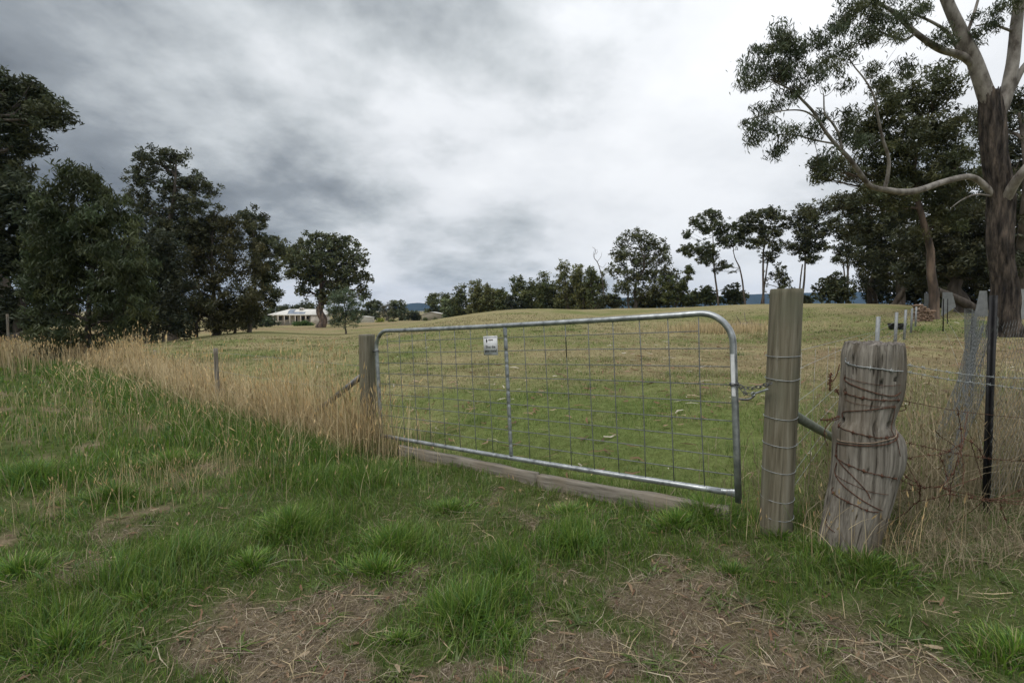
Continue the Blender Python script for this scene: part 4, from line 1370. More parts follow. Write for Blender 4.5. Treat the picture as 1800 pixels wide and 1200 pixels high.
def dent(px, py, rad, dpt):
    global disp
    pz = P(px, py, 2.47)
    th0 = math.asin(max(-1, min(1, (pz[0] - (np.interp(pz[2], zz, XL) + np.interp(pz[2], zz, XR)) / 2) / ((np.interp(pz[2], zz, XR) - np.interp(pz[2], zz, XL)) / 2))))
    dd = ((((T - th0 + math.pi) % (2 * math.pi)) - math.pi) * 0.165) ** 2 + (ZZ - pz[2]) ** 2
    disp = disp - dpt * np.exp(-(dd / rad ** 2) ** 2)


dent(1573, 667, 0.010, 0.05)
dent(1474, 749, 0.014, 0.045)
dent(1566, 748, 0.02, 0.02)
S = old_surface(T.ravel(), ZZ.ravel()).reshape(NZ, NT, 3)
cxm = ((XL + XR) / 2)[:, None]
dirx, diry = S[..., 0] - cxm, S[..., 1] - OY
nn = np.hypot(dirx, diry) + 1e-9
S[..., 0] += dirx / nn * disp
S[..., 1] += diry / nn * disp
S[-1, :, 2] += (fbm(T[-1] * 9, T[-1] * 0, 84, 3) - .5) * 0.03
oldp = thing('old_post', 'stout weathered grey timber post wound with rusty wire', 'post', (OLD[0], OY, h1(OLD[0], OY)))
i, j = np.meshgrid(np.arange(NZ - 1), np.arange(NT), indexing='ij')
j2 = (j + 1) % NT
Q = np.stack([i * NT + j, i * NT + j2, (i + 1) * NT + j2, (i + 1) * NT + j], -1).reshape(-1, 4)
build('shaft', S.reshape(-1, 3), None, Q, M['wood_old'], oldp, True)
ring = S[-1]
ctop = ring.mean(0)
tv, nr_ = [], 16
for a in range(nr_ + 1):
    f = 1 - a / nr_
    row = ctop + (ring - ctop) * f
    row[:, 2] = ring[:, 2] * f + ctop[2] * (1 - f) + (fbm(row[:, 0] * 50, row[:, 1] * 50, 91, 4) - .62) * 0.05 * (1 - f ** 8)
    tv.append(row[::2])
tv = np.array(tv)
n2 = tv.shape[1]
i, j = np.meshgrid(np.arange(nr_), np.arange(n2), indexing='ij')
j2 = (j + 1) % n2
Q = np.stack([i * n2 + j, i * n2 + j2, (i + 1) * n2 + j2, (i + 1) * n2 + j], -1).reshape(-1, 4)
build('rotted_top', tv.reshape(-1, 3), None, Q, M['wood_end'], oldp, False)['label'] = 'crumbling rotted end grain'


def on_post(pts_, n=40, off=0.004):
    """curve lying on the visible face of the old post, from photo points"""
    out = []
    for (px, py) in pts_:
        w = P(px, py, 2.47)
        xl, xr = np.interp(w[2], zz, XL), np.interp(w[2], zz, XR)
        s_ = (w[0] - (xl + xr) / 2) / ((xr - xl) / 2)
        out.append((math.asin(max(-1, min(1, s_ * 0.97))), w[2]))
    q = spline([(a, b, 0) for a, b in out], n)
    return old_surface(q[:, 0], q[:, 1], off)


def barbs(mb, q, step, r=0.0016):
    cum = np.concatenate([[0], np.cumsum(np.linalg.norm(np.diff(q, axis=0), axis=1))])
    rg = np.random.default_rng(int(abs(q[0][0]) * 1000) + 3)
    for s_ in np.arange(step * 0.4, cum[-1], step):
        k = min(len(q) - 2, max(1, int(np.searchsorted(cum, s_))))
        t_ = q[k + 1] - q[k - 1]
        t_ /= np.linalg.norm(t_) + 1e-9
        for w in range(3):
            d_ = rand_dir(rg, 1)[0]
            d_ -= t_ * np.dot(d_, t_) * 0.7
            d_ /= np.linalg.norm(d_)
            mb.tube([q[k] - d_ * 0.013, q[k], q[k] + d_ * 0.013], r, 4)
        mb.tube([q[k] - t_ * 0.007, q[k] + t_ * 0.007], r * 2.6, 6)


for pts_, m_, r_, bb in [
    ([(1474, 633), (1484, 640), (1510, 645), (1540, 648), (1565, 651), (1590, 652)], 'galv_wire', 0.0026, 0.10),
    ([(1476, 664), (1495, 668), (1520, 674), (1550, 677), (1585, 676)], 'rust', 0.0014, 0),
    ([(1468, 667), (1490, 675), (1520, 686), (1545, 693), (1570, 695), (1586, 689)], 'rust', 0.0028, 0),
    ([(1474, 690), (1495, 697), (1520, 702), (1550, 703), (1584, 703)], 'rust', 0.0019, 0.09),
    ([(1470, 744), (1495, 733), (1525, 722), (1555, 716), (1576, 715)], 'rust', 0.0024, 0),
    ([(1478, 709), (1510, 713), (1545, 714), (1575, 712)], 'rust', 0.0012, 0),
    ([(1466, 752), (1485, 759), (1510, 765), (1540, 768), (1575, 765)], 'rust', 0.0018, 0.08),
    ([(1461, 783), (1490, 784), (1520, 779), (1550, 772), (1578, 766), (1588, 757)], 'straw_wire', 0.0030, 0),
    ([(1461, 790), (1490, 789), (1530, 782), (1565, 775), (1589, 763)], 'rust', 0.0028, 0),
    ([(1460, 803), (1480, 817), (1500, 825), (1520, 830), (1540, 833), (1578, 840)], 'rust', 0.0018, 0.08),
    ([(1460, 790), (1480, 815), (1500, 842), (1517, 862), (1524, 876)], 'rust', 0.0024, 0),
    ([(1457, 826), (1475, 848), (1500, 872), (1525, 886), (1548, 895)], 'rust', 0.0026, 0),
    ([(1480, 848), (1500, 856), (1525, 863), (1560, 867)], 'rust', 0.0014, 0),
    ([(1451, 872), (1475, 880), (1500, 890), (1525, 897), (1540, 897)], 'rust', 0.0020, 0.09),
    ([(1445, 930), (1460, 940), (1474, 946)], 'rust', 0.0020, 0),
    ([(1573, 712), (1574, 738), (1573, 765), (1580, 790), (1583, 800)], 'rust', 0.0016, 0),
]:
    if m_ == 'straw_wire' and m_ not in M:
        M['straw_wire'] = simple('bleached_wire', [(0.3, (0.16, 0.115, 0.08)), (0.7, (0.32, 0.25, 0.19))], 60, 0.8, 0.1, bstr=0)
    q = on_post(pts_)
    mb = MB().tube(q, r_, 6)
    if bb:
        mb.tube(q + np.array((0, -0.001, 0.0035)) * np.sin(np.arange(len(q)) * 1.3)[:, None], r_ * 0.8, 5)
        barbs(mb, q, bb)
    mb.build('wire', M[m_], oldp, True)
# loose ends sticking off the post
for pts_, bb in [([(1476, 640), (1472, 655), (1467, 666), (1462, 669), (1459, 661), (1461, 655), (1463, 660)], 0),
                 ([(1466, 668), (1459, 672), (1454, 675)], 0), ([(1460, 656), (1459, 668), (1459, 686)], 0.014),
                 ([(1441, 737), (1455, 738), (1466, 735), (1475, 731)], 0.016), ([(1474, 736), (1460, 741), (1451, 752), (1449, 768), (1455, 782)], 0),
                 ([(1580, 714), (1590, 714), (1593, 717), (1588, 721), (1577, 723)], 0), ([(1588, 704), (1598, 706), (1598, 712)], 0), ([(1472, 688), (1470, 685), (1474, 692)], 0.01), ([(1584, 688), (1589, 687)], 0)]:
    q = spline([P(a, b, 2.55) for a, b in pts_], 30)
    mb = MB().tube(q, 0.0024, 6)
    if bb:
        barbs(mb, q, bb)
    mb.build('wire_end', M['rust'], oldp, True)

# ================================================================ ROADSIDE FENCE (right)
def star_picket(p, top, parent, name='post'):
    """Y-section steel post from ground point p to top point"""
    p, top = np.asarray(p, float), np.asarray(top, float)
    mb = MB()
    ax = (top - p)
    for a in (R(270), R(30), R(150)):
        d_ = np.array((math.cos(a), math.sin(a), 0))
        s_ = np.array((-math.sin(a), math.cos(a), 0)) * 0.0045
        mb.box(p - s_ + d_ * 0.003, d_ * 0.019, s_ * 2, ax)
    return mb.build(name, M['picket'], parent)


PK1 = np.array((P(1742, 700, 3.08)[0], 3.08))
PK2 = np.array((P(1706, 640, 6.3)[0], 6.3))
PK3 = np.array((P(1659.5, 560, 19.5)[0], 19.5))
rf = thing('roadside_fence', 'plain and barbed wire fence with netting right of the old post', 'fence', (*PK1, h1(*PK1)))
t1 = P(1747, 519, 3.08)
star_picket((P(1735, 890, 3.08)[0], PK1[1], h1(*PK1) - 0.1), t1, rf)['label'] = 'black steel picket wrapped in wire netting'
E2 = np.array((4.75, 3.75))
for n_, (py0, py1, py2) in enumerate([(652, 676, 690), (704, 729, 738), (776, 806, 812), (640, 662, 664)]):
    a = P(1588, py0, 2.60)
    b = P(1741, py1, 3.04)
    c = P(1880, py2, 3.4)
    q = spline([a, (a + b) / 2 + (0, 0, -0.008), b, (b + c) / 2 + (0, 0, -0.006), c], 60)
    mb = MB().tube(q, 0.0017, 5)
    mb.tube(q + np.stack([0 * q[:, 0], np.sin(np.arange(60) * 1.1) * .002, np.cos(np.arange(60) * 1.1) * .002], -1), 0.0013, 4)
    if n_ != 1:
        barbs(mb, q, 0.14, 0.0013)
    mb.build('wire', M['galv_wire' if n_ in (0, 3) else 'rust'], rf, True)


def netting(S_, L, Hh, w=0.045, h=0.036, r=0.0007):
    nx, ny = int(L / w), int(Hh / h)
    tw = h * 0.30
    E = []
    for j_ in range(ny):
        i_ = np.arange(nx)
        x = (i_ + (j_ % 2) * 0.5) * w
        y = np.full(nx, j_ * h)
        E.append(np.stack([x, y - tw / 2, x, y + tw / 2], -1))
        if j_ < ny - 1:
            for s_ in (-0.5, 0.5):
                E.append(np.stack([x, y + tw / 2, x + s_ * w, y + h - tw / 2], -1))
    E = np.vstack(E)
    A, B = S_(E[:, 0], E[:, 1]), S_(E[:, 2], E[:, 3])
    t_ = B - A
    t_ /= np.linalg.norm(t_, axis=1)[:, None]
    ref = np.tile((0.3, 0.5, 0.2), (len(t_), 1))
    u = np.cross(t_, ref)
    u /= np.linalg.norm(u, axis=1)[:, None]
    v = np.cross(t_, u)
    V = []
    for a in (0, 2 * math.pi / 3, 4 * math.pi / 3):
        o_ = (u * math.cos(a) + v * math.sin(a)) * r
        V += [A + o_, B + o_]
    V = np.stack(V, 1)
    n = len(E)
    b_ = (np.arange(n) * 6)[:, None, None]
    Q = np.array([(0, 1, 3, 2), (2, 3, 5, 4), (4, 5, 1, 0)])[None] + b_
    return V.reshape(-1, 3), Q.reshape(-1, 4)


def netC(s_, v_):
    d_ = (PK2 - PK1)
    L = np.linalg.norm(d_)
    f = s_ / L
    x = PK1[0] + d_[0] * f
    y = PK1[1] + d_[1] * f
    g = np.interp(f, [0, 1, 2], [h1(*PK1), h1(*PK2), h1(*(PK1 + 2 * d_))])
    wob = 0.03 * np.sin(s_ * 5 + v_ * 3) + 0.02 * np.sin(s_ * 11)
    fl_ = 0.34 * (1 - v_ / 1.3) ** 1.4 * np.exp(-((f - 0.30) / 0.33) ** 2)
    z = g + 0.12 + v_ * 0.93 * (1.0 - 0.03 * np.sin(s_ * 2))
    return np.stack([x - 0.02 - fl_ - wob * 0.7, y + wob, z + 0.1 * np.exp(-(f / 0.12) ** 2) * v_], -1)


cf = thing('netting_fence', 'sagging wire netting fence running back from the black picket', 'fence', (*PK2, h1(*PK2)))
V, Q = netting(netC, 6.2, 1.28, 0.042, 0.034, 0.0011)
o = build('netting', V, None, Q, M['net_wire'], cf)
o['kind'] = 'stuff'
p2 = P(1712, 557, 6.3)
star_picket((P(1703, 722, 6.3)[0], 6.3, h1(*PK2) - 0.1), p2, cf)['label'] = 'leaning black picket farther back'
p3 = P(1658.5, 525, 19.5)
star_picket((PK3[0], 19.5, h1(*PK3) - 0.1), p3, cf)
PK4 = np.array((P(1666, 560, 24)[0], 24.0))
star_picket((*PK4, h1(*PK4) - 0.1), P(1666, 525, 24), cf)
for hh in (0.15, 0.6, 1.12):
    q = [(*PK1, h1(*PK1) + hh + 0.2), (*PK2, h1(*PK2) + hh), (*((PK2 + PK3) / 2), h1(*((PK2 + PK3) / 2)) + hh - 0.05), (*PK3, h1(*PK3) + hh)]
    MB().tube(spline(q, 30), 0.0018, 4).build('wire', M['galv_wire'], cf, True)


def netB(s_, v_):
    f = s_ / np.linalg.norm(E2 - PK1)
    x = PK1[0] - 0.01 + (E2[0] - PK1[0]) * f
    y = PK1[1] - 0.045 + (E2[1] - PK1[1]) * f
    z = h1(*PK1) + 0.12 + v_ + 0.02 * np.sin(s_ * 4)
    return np.stack([x + 0.01 * np.sin(v_ * 9), y + 0.012 * np.sin(s_ * 9 + v_ * 4), z], -1)


V, Q = netting(netB, 1.6, 1.22, 0.048, 0.038, 0.0008)
o = build('netting', V, None, Q, M['net_wire'], rf)
o['kind'] = 'stuff'
# rusty tangle
tg = thing('wire_tangle', 'tangle of loose rusty barbed wire between the old post and the black picket', 'wire', (2.45, 2.72, h1(2.45, 2.72)))
for k, pts_ in enumerate([
    [(1575, 840), (1600, 850), (1625, 856), (1650, 856), (1672, 862), (1700, 868), (1735, 876), (1770, 880), (1810, 880)],
    [(1580, 862), (1610, 860), (1640, 855), (1668, 858), (1690, 850), (1712, 842), (1727, 840)],
    [(1590, 808), (1605, 803), (1630, 800), (1652, 798), (1675, 789), (1692, 776), (1695, 765)],
    [(1644, 756), (1655, 768), (1668, 776), (1682, 787), (1690, 800), (1694, 825), (1692, 855)],
    [(1682, 716), (1688, 745), (1690, 770), (1688, 800), (1675, 830), (1660, 850), (1640, 858)],
    [(1700, 725), (1696, 755), (1692, 780), (1684, 800), (1678, 830), (1672, 856), (1668, 890)],
    [(1695, 770), (1712, 780), (1722, 790), (1728, 805)],
    [(1706, 772), (1712, 795), (1720, 820), (1726, 842)],
    [(1650, 800), (1660, 820), (1666, 845), (1670, 870)],
    [(1590, 802), (1602, 830), (1612, 848), (1617, 862), (1616, 878), (1604, 890), (1588, 905), (1574, 922)],
    [(1585, 828), (1598, 842), (1615, 848), (1618, 858), (1616, 872)],
    [(1732, 876), (1715, 892), (1698, 905), (1680, 915), (1666, 922)],
    [(1572, 912), (1595, 898), (1612, 882), (1640, 876), (1668, 868), (1700, 874), (1740, 878), (1780, 866), (1815, 852)],
    [(1732, 880), (1760, 882), (1790, 886), (1820, 884)], [(1758, 884), (1766, 910), (1778, 935), (1795, 960)], [(1735, 880), (1780, 876), (1820, 870)]]):
    rg = np.random.default_rng(600 + k)
    w = [P(a, b, 2.72 + 0.10 * math.sin(k * 1.7 + n_ * 0.8)) for n_, (a, b) in enumerate(pts_)]
    q = spline(w, 46)
    q = q + rg.normal(size=q.shape) * 0.0015
    mb = MB().tube(q, 0.0021, 5)
    if k % 2 == 0:
        barbs(mb, q, 0.12)
    mb.build('strand', M['rust'], tg, True)

# ================================================================ LEFT FENCE
lf = thing('paddock_fence', 'old post and wire fence half buried in the golden grass on the left', 'fence', (P(381, 700, 8.0)[0], 8.0, h1(P(381, 700, 8.0)[0], 8.0)))
LP = [(np.array((P(381, 640, 8.0)[0], 8.0)), P(381, 612, 8.0)[2], 0.035, 'wood_old'), (np.array((P(273, 620, 13.5)[0], 13.5)), P(273, 594, 13.5)[2] - 0.35, 0.03, 'galv_post'), (np.array((P(14, 600, 23.0)[0], 23.0)), P(17, 552, 23.0)[2], 0.045, 'wood_old')]
for p, zt, r_, m_ in LP:
    zb = h1(*p) - 0.1
    n_ = 14
    lean = 0.06 if p[1] > 20 else -0.01
    q = np.stack([np.linspace(p[0], p[0] + lean, n_), np.full(n_, p[1]), np.linspace(zb, zt, n_)], -1)
    rough_tube(q, np.full(n_, r_), 10, 0.12, 5).build('post', M[m_], lf, True)
for hh in (0.35, 0.65, 0.95):
    q = [(POST_L[0], POST_L[1], h1(*POST_L) + hh)]
    for p, zt, _, _ in LP:
        q.append((p[0], p[1], min(h1(*p) + hh, zt - 0.05)))
    MB().tube(spline(q, 50), 0.0018, 4).build('wire', M['galv_wire'], lf, True)

# ================================================================ FARMHOUSE
HD = 150.0
hp = lambda px, py, dy=0: P(px, py, HD + dy) if not dy else np.array((P(px, py, HD)[0], HD + dy, P(px, py, HD)[2]))
M['cream'] = simple('cream_wall', [(0.3, (0.50, 0.45, 0.39)), (0.7, (0.60, 0.55, 0.48))], 1.5, 0.85, bstr=0)
M['roof'] = simple('cream_roof_sheet', [(0.3, (0.56, 0.54, 0.50)), (0.7, (0.66, 0.645, 0.605))], 0.7, 0.6, bstr=0)
M['fascia'] = simple('tan_fascia', [(0.3, (0.52, 0.47, 0.37)), (0.7, (0.60, 0.55, 0.45))], 1, 0.7, bstr=0)
M['glass'] = simple('dark_window', [(0.3, (0.02, 0.022, 0.025)), (0.7, (0.045, 0.05, 0.055))], 0.6, 0.15, bstr=0, spec=0.6)
M['solar'] = simple('solar_panel', [(0.3, (0.16, 0.20, 0.27)), (0.7, (0.24, 0.28, 0.35))], 0.8, 0.3, bstr=0, spec=0.6)
M['grey_sheet'] = simple('weathered_sheet_iron', [(0.3, (0.20, 0.21, 0.215)), (0.7, (0.33, 0.34, 0.345))], 3, 0.6, 0.2, bstr=0)
M['tan_sheet'] = simple('tan_sheet_iron', [(0.3, (0.40, 0.36, 0.29)), (0.7, (0.48, 0.435, 0.36))], 0.5, 0.7, bstr=0)
hbase = h1(hp(515, 568)[0], HD)
house = thing('farmhouse', 'low cream farmhouse with verandah and solar panels beyond the paddock', 'house', (hp(515, 568)[0], HD, hbase))
floor = hbase - 0.3
xl, xr = hp(478, 566)[0], hp(556, 566)[0]
ze = hp(500, 553)[2]
zr = hp(500, 543)[2]
MB().box((xl, HD + 2.2, floor), (xr - xl, 0, 0), (0, 9, 0), (0, 0, ze - floor - 0.05)).build('wall', M['cream'], house)
xg0, xg1 = hp(547, 566)[0], hp(556.5, 566)[0]
MB().box((xg0, HD - 0.5, floor), (xg1 - xg0, 0, 0), (0, 2.65, 0), (0, 0, ze - floor - 0.07)).build('wall', M['cream'], house)
rxl, rxr = hp(471.5, 551)[0], hp(559.5, 551)[0]
rg0, rg1 = hp(495, 543)[0], hp(557, 543)[0]
RV = [(rxl, HD - 0.8, ze), (rxr, HD - 0.8, ze), (rxr, HD + 11.6, ze), (rxl, HD + 11.6, ze), (rg0, HD + 5.4, zr), (rg1, HD + 5.4, zr)]
RV += [(v[0], v[1], v[2] - 0.12) for v in RV[:4]]
roof = build('roof', RV, [(0, 4, 3), (1, 2, 5)], [(0, 1, 5, 4), (2, 3, 4, 5), (0, 6, 7, 1), (1, 7, 8, 2), (2, 8, 9, 3), (3, 9, 6, 0)], M['roof'], house, ngons=[[9, 8, 7, 6]])
rpt = lambda px, f, off: np.array((hp(px, 550)[0], HD - 0.8 + 6.2 * f, ze + (zr - ze) * f + off))
for a, b, f0, f1 in ((499, 509, 0.45, 0.86), (503, 514, 0.12, 0.43), (514.3, 533, 0.12, 0.43)):
    q = [rpt(a + 3 * 0, f1, .12), rpt(b, f1, .12), rpt(b + 2, f0, .12), rpt(a + 2, f0, .12)]
    build('solar_panel', q + [v - np.array((0, 0, .06)) for v in q], None, [(3, 2, 1, 0), (4, 5, 6, 7), (0, 1, 5, 4), (1, 2, 6, 5), (2, 3, 7, 6), (3, 0, 4, 7)], M['solar'], house)
cxp = hp(520.5, 545)[0]
MB().box((cxp - 0.55, HD + 3.6, zr - 0.7), (1.1, 0, 0), (0, 1.1, 0), (0, 0, 1.05)).build('roof_cooler', M['cream'], house)
MB().box((cxp - 0.45, HD + 3.57, zr - 0.35), (0.35, 0, 0), (0, 0.02, 0), (0, 0, 0.5)).build('louvre', M['glass'], house)
MB().box((cxp + 0.1, HD + 3.57, zr - 0.35), (0.35, 0, 0), (0, 0.02, 0), (0, 0, 0.5)).build('louvre', M['glass'], house)
fx_ = hp(482, 548)[0]
MB().tube([(fx_, HD + 1, ze + 0.1), (fx_, HD + 1, ze + 1.0)], 0.12, 10).build('flue', M['galv'], house)
vz = hp(500, 554.3)[2]
vx0, vx1 = hp(479, 554)[0], hp(547, 554)[0]
MB().box((vx0, HD - 1.0, vz), (vx1 - vx0, 0, 0), (0, 0.15, 0), (0, 0, ze - vz - 0.14)).build('fascia', M['fascia'], house)
for px in (483, 491.5, 502.3, 512, 521.5, 531, 540):
    x = hp(px, 560)[0]
    MB().box((x - 0.10, HD - 0.98, floor), (0.20, 0, 0), (0, 0.13, 0), (0, 0, vz - floor - 0.002)).build('verandah_post', M['cream'], house)
MB().box((vx0, HD - 1.1, floor - 0.3), (vx1 - vx0, 0, 0), (0, 3.2, 0), (0, 0, 0.34)).build('verandah_floor', M['fascia'], house)
for (a, b, y0, y1) in ((484, 490, 556, 563), (493, 501, 556, 562), (513, 517, 556, 566), (523, 530, 556, 563), (533, 538, 556, 561), (541.5, 546.5, 556, 563)):
    x0, x1 = hp(a, 560)[0], hp(b, 560)[0]
    w = MB().box((x0, HD + 2.12, hp(a, y1)[2]), (x1 - x0, 0, 0), (0, 0.07, 0), (0, 0, hp(a, y0)[2] - hp(a, y1)[2])).build('window' if a != 513 else 'door', M['glass'], house)
    for s_ in (x0 - 0.06, x1):
        MB().box((s_, HD + 2.06, hp(a, y1)[2]), (0.06, 0, 0), (0, 0.13, 0), (0, 0, hp(a, y0)[2] - hp(a, y1)[2])).build('frame', M['cream'], w)


def shed(label, px0, px1, pye, pyr, D, m, depth, ridge_px):
    x0, x1 = P(px0, pye, D)[0], P(px1, pye, D)[0]
    ze_, zr_ = P(px0, pye, D)[2], P(px0, pyr, D)[2]
    xr_ = P(ridge_px, pyr, D)[0]
    g = h1((x0 + x1) / 2, D) - 0.6
    t = thing('shed', label, 'shed', ((x0 + x1) / 2, D, g + 0.6), 'farm sheds')
    V = [(x0, D, g), (x1, D, g), (x1, D, ze_), (xr_, D, zr_), (x0, D, ze_)]
    V += [(v[0], v[1] + depth, v[2]) for v in V]
    build('wall', V, None, [(1, 0, 5, 6), (2, 1, 6, 7), (0, 4, 9, 5)], m, t, ngons=[[0, 1, 2, 3, 4], [9, 8, 7, 6, 5]])
    for a, b in (((x0 - .15, ze_ - .04), (xr_, zr_ + 0.03)), ((xr_, zr_ + 0.03), (x1 + .15, ze_ - .04))):
        MB().box((a[0], D - 0.2, a[1] + 0.03), (b[0] - a[0], 0, b[1] - a[1]), (0, depth + 0.4, 0), (0, 0, 0.09)).build('roof', M['roof'], t)
    return t


shed('tan steel shed with a low gable at the far end of the tree belt', 742, 781, 552.5, 548.8, 178, M['tan_sheet'], 9, 758)
shed('small white shed between the great gum and the yellow-green shrub', 629, 650.5, 557.5, 556.3, 165, M['roof'], 5, 636)

# ================================================================ YARD BEHIND THE FENCE, RIGHT
def corrugated(label, quad, D):
    """sheet of corrugated iron standing on edge; quad of photo points TL TR BR BL"""
    tl, tr_, br_, bl = (P(a, b, D) for a, b in quad)
    n, mrow = 49, 4
    V = []
    for j_ in range(mrow):
        for i_ in range(n):
            f, g = i_ / (n - 1), j_ / (mrow - 1)
            p = (tl * (1 - f) + tr_ * f) * (1 - g) + (bl * (1 - f) + br_ * f) * g
            V.append(p + np.array((0, 0.012 * math.sin(i_ * math.pi / 2), 0)))
    V = np.array(V)
    V = np.vstack([V, V + (0, 0.004, 0)])
    k = n * mrow
    Q = []
    for j_ in range(mrow - 1):
        for i_ in range(n - 1):
            a = j_ * n + i_
            Q += [(a, a + n, a + n + 1, a + 1), (k + a, k + a + 1, k + a + n + 1, k + a + n)]
    o = build('corrugated_sheet', V, None, Q, M['grey_sheet'], None, True)
    c = (bl + br_) / 2
    me = o.data
    co = np.empty(len(me.vertices) * 3)
    me.vertices.foreach_get('co', co)
    me.vertices.foreach_set('co', (co.reshape(-1, 3) - c).astype(np.float32).ravel())
    me.update()
    o.location = c
    return tag(o, label, 'iron sheet', 'corrugated iron sheets')


def gy_(px, D):
    x = P(px, 550, D)[0]
    return pix((x, D, h1(x, D)))[1]


corrugated('narrow strip of grey corrugated iron left of the peeling trunk', [(1625, 515.5), (1632.5, 515.5), (1633, gy_(1633, 30) + 1), (1625, gy_(1625, 30) + 1)], 30)
corrugated('grey corrugated iron sheet with a slanted right side right of the peeling trunk', [(1657, 513.5), (1674, 513.5), (1680.5, gy_(1680, 29) - 18), (1654, gy_(1654, 29) + 1)], 29)
corrugated('grey corrugated iron sheet with a slanted left side against the big trunk', [(1722, 511), (1735, 511), (1737, gy_(1737, 30) + 1), (1712, gy_(1712, 30) + 1)], 30)
corrugated('grey corrugated iron sheet at the right edge behind the big trunk', [(1791, 508), (1830, 508), (1830, gy_(1830, 28) + 1), (1791, gy_(1791, 28) + 1)], 28)
# woodpile
wp0 = np.array((P(1629, 560, 25.2)[0], 25.2))
wp = thing('woodpile', 'stack of split firewood at the foot of the peeling trunk', 'woodpile', (*wp0, h1(*wp0)))
M['logs'] = simple('cut_firewood', [(0.3, (0.13, 0.085, 0.06)), (0.55, (0.24, 0.165, 0.12)), (0.75, (0.36, 0.27, 0.20))], 9, 0.9, bstr=0.4)
rgl = np.random.default_rng(66)
for row in range(9):
    ncol = 7 if row < 6 else (5, 3, 2)[row - 6]
    for c_ in range(ncol):
        r_ = 0.055 * rgl.uniform(0.8, 1.15)
        x = wp0[0] - 0.40 + c_ * 0.125 + (0.06 if row % 2 else 0) + rgl.normal() * 0.012
        z = h1(*wp0) + 0.05 + row * 0.103
        y = wp0[1] + rgl.normal() * 0.03
        a = rgl.normal() * 0.10
        mb = MB()
        mb.tube([(x, y, z), (x + a * 0.2, y + 0.45, z + rgl.normal() * 0.01)], r_, 7)
        v = mb.v[0]
        mb.v[0] = v + rgl.normal(size=v.shape) * 0.007
        mb.build('log', M['logs'], wp)
# black tub
tb = np.array((P(1577, 571, 20.5)[0], 20.5))
zt = h1(*tb)
M['rubber'] = simple('black_rubber', [(0.3, (0.012, 0.012, 0.013)), (0.7, (0.03, 0.03, 0.03))], 8, 0.6, bstr=0)
tv, sides_ = [], 32
for (r_, z) in ((0.30, 0), (0.33, 0.12), (0.36, 0.24), (0.385, 0.25), (0.385, 0.27), (0.345, 0.27), (0.32, 0.12), (0.29, 0.03)):
    for a in range(sides_):
        t_ = a / sides_ * 2 * math.pi
        tv.append((tb[0] + r_ * math.cos(t_), tb[1] + r_ * 0.8 * math.sin(t_), zt + z))
tq = [(j_ * sides_ + i_, j_ * sides_ + (i_ + 1) % sides_, (j_ + 1) * sides_ + (i_ + 1) % sides_, (j_ + 1) * sides_ + i_) for j_ in range(7) for i_ in range(sides_)]
tub = thing('feed_tub', 'low black rubber feed tub beside the pale steel posts', 'tub', (*tb, zt))
build('bowl', tv, None, tq, M['rubber'], tub, True, ngons=[list(range(sides_))[::-1], list(range(7 * sides_, 8 * sides_))])
# fallen log in the dry grass on the crest
fg = ground_at(1315, 578)
fz = h1(*fg)
lg = thing('fallen_log', 'grey fallen log lying in the dry grass patch beyond the gate', 'log', (fg[0], fg[1], fz))
rough_tube(spline([(fg[0] - 0.9, fg[1], fz + 0.12), (fg[0], fg[1] + 0.1, fz + 0.2), (fg[0] + 0.8, fg[1] + 0.2, fz + 0.16)], 16), np.linspace(0.16, 0.11, 16), 12, 0.2, 4).build('stem', M['wood_old'], lg, True)
for a, b in (((-.3, 0, .25), (-0.75, -.1, .75)), ((0.1, .1, .25), (-.2, .1, .95))):
    limb_mb = MB()
    limb(limb_mb, np.array((fg[0], fg[1], fz)) + a, np.array((fg[0], fg[1], fz)) + b, 0.035, 0.012, rgl, 0.3)
    limb_mb.build('branch', M['wood_old'], lg, True)
# ================================================================ GRASS
def blades(root, h, w, az, bend, col, nseg=3, tip=1.15, roll=None, rg=None):
    """tapered bent blades; returns verts, tris, colours"""
    n = len(root)
    d = np.stack([np.cos(az), np.sin(az), np.zeros(n)], -1)
    roll = rg.uniform(0, math.pi, n) if roll is None else roll
    sdv = np.stack([np.cos(roll), np.sin(roll), np.zeros(n)], -1)
    ss = {2: (0, .55), 3: (0, .4, .75), 4: (0, .3, .58, .82)}[nseg]
    rows, cols = [], []
    for s in ss + (1.0,):
        up = h * (s - 0.38 * bend * s * s)
        c = root + d * (h * bend * s * s * 0.8)[:, None]
        c[:, 2] += up
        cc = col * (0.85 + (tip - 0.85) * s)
        if s < 1:
            ww = (w * 0.5 * (1 - 0.75 * s ** 1.5))[:, None]
            rows += [c - sdv * ww, c + sdv * ww]
            cols += [cc, cc]
        else:
            rows.append(c)
            cols.append(cc)
    m = len(rows)
    V = np.stack(rows, 1).reshape(-1, 3)
    C = np.stack(cols, 1).reshape(-1, 3)
    t = []
    for k in range(nseg - 1):
        a = 2 * k
        t += [(a, a + 1, a + 3), (a, a + 3, a + 2)]
    t.append((m - 3, m - 2, m - 1))
    T_ = (np.array(t)[None] + (np.arange(n) * m)[:, None, None]).reshape(-1, 3)
    return V, T_, C


def join(parts):
    V, T_, C, o = [], [], [], 0
    for v, t, c in parts:
        V.append(v)
        T_.append(t + o)
        C.append(c)
        o += len(v)
    return np.vstack(V), np.vstack(T_), np.vstack(C)


def stuff(name, label, cat, parts, m):
    V, T_, C = join(parts)
    return tag(build(name, V, T_, None, m, None, False, C), label, cat, None, 'stuff')


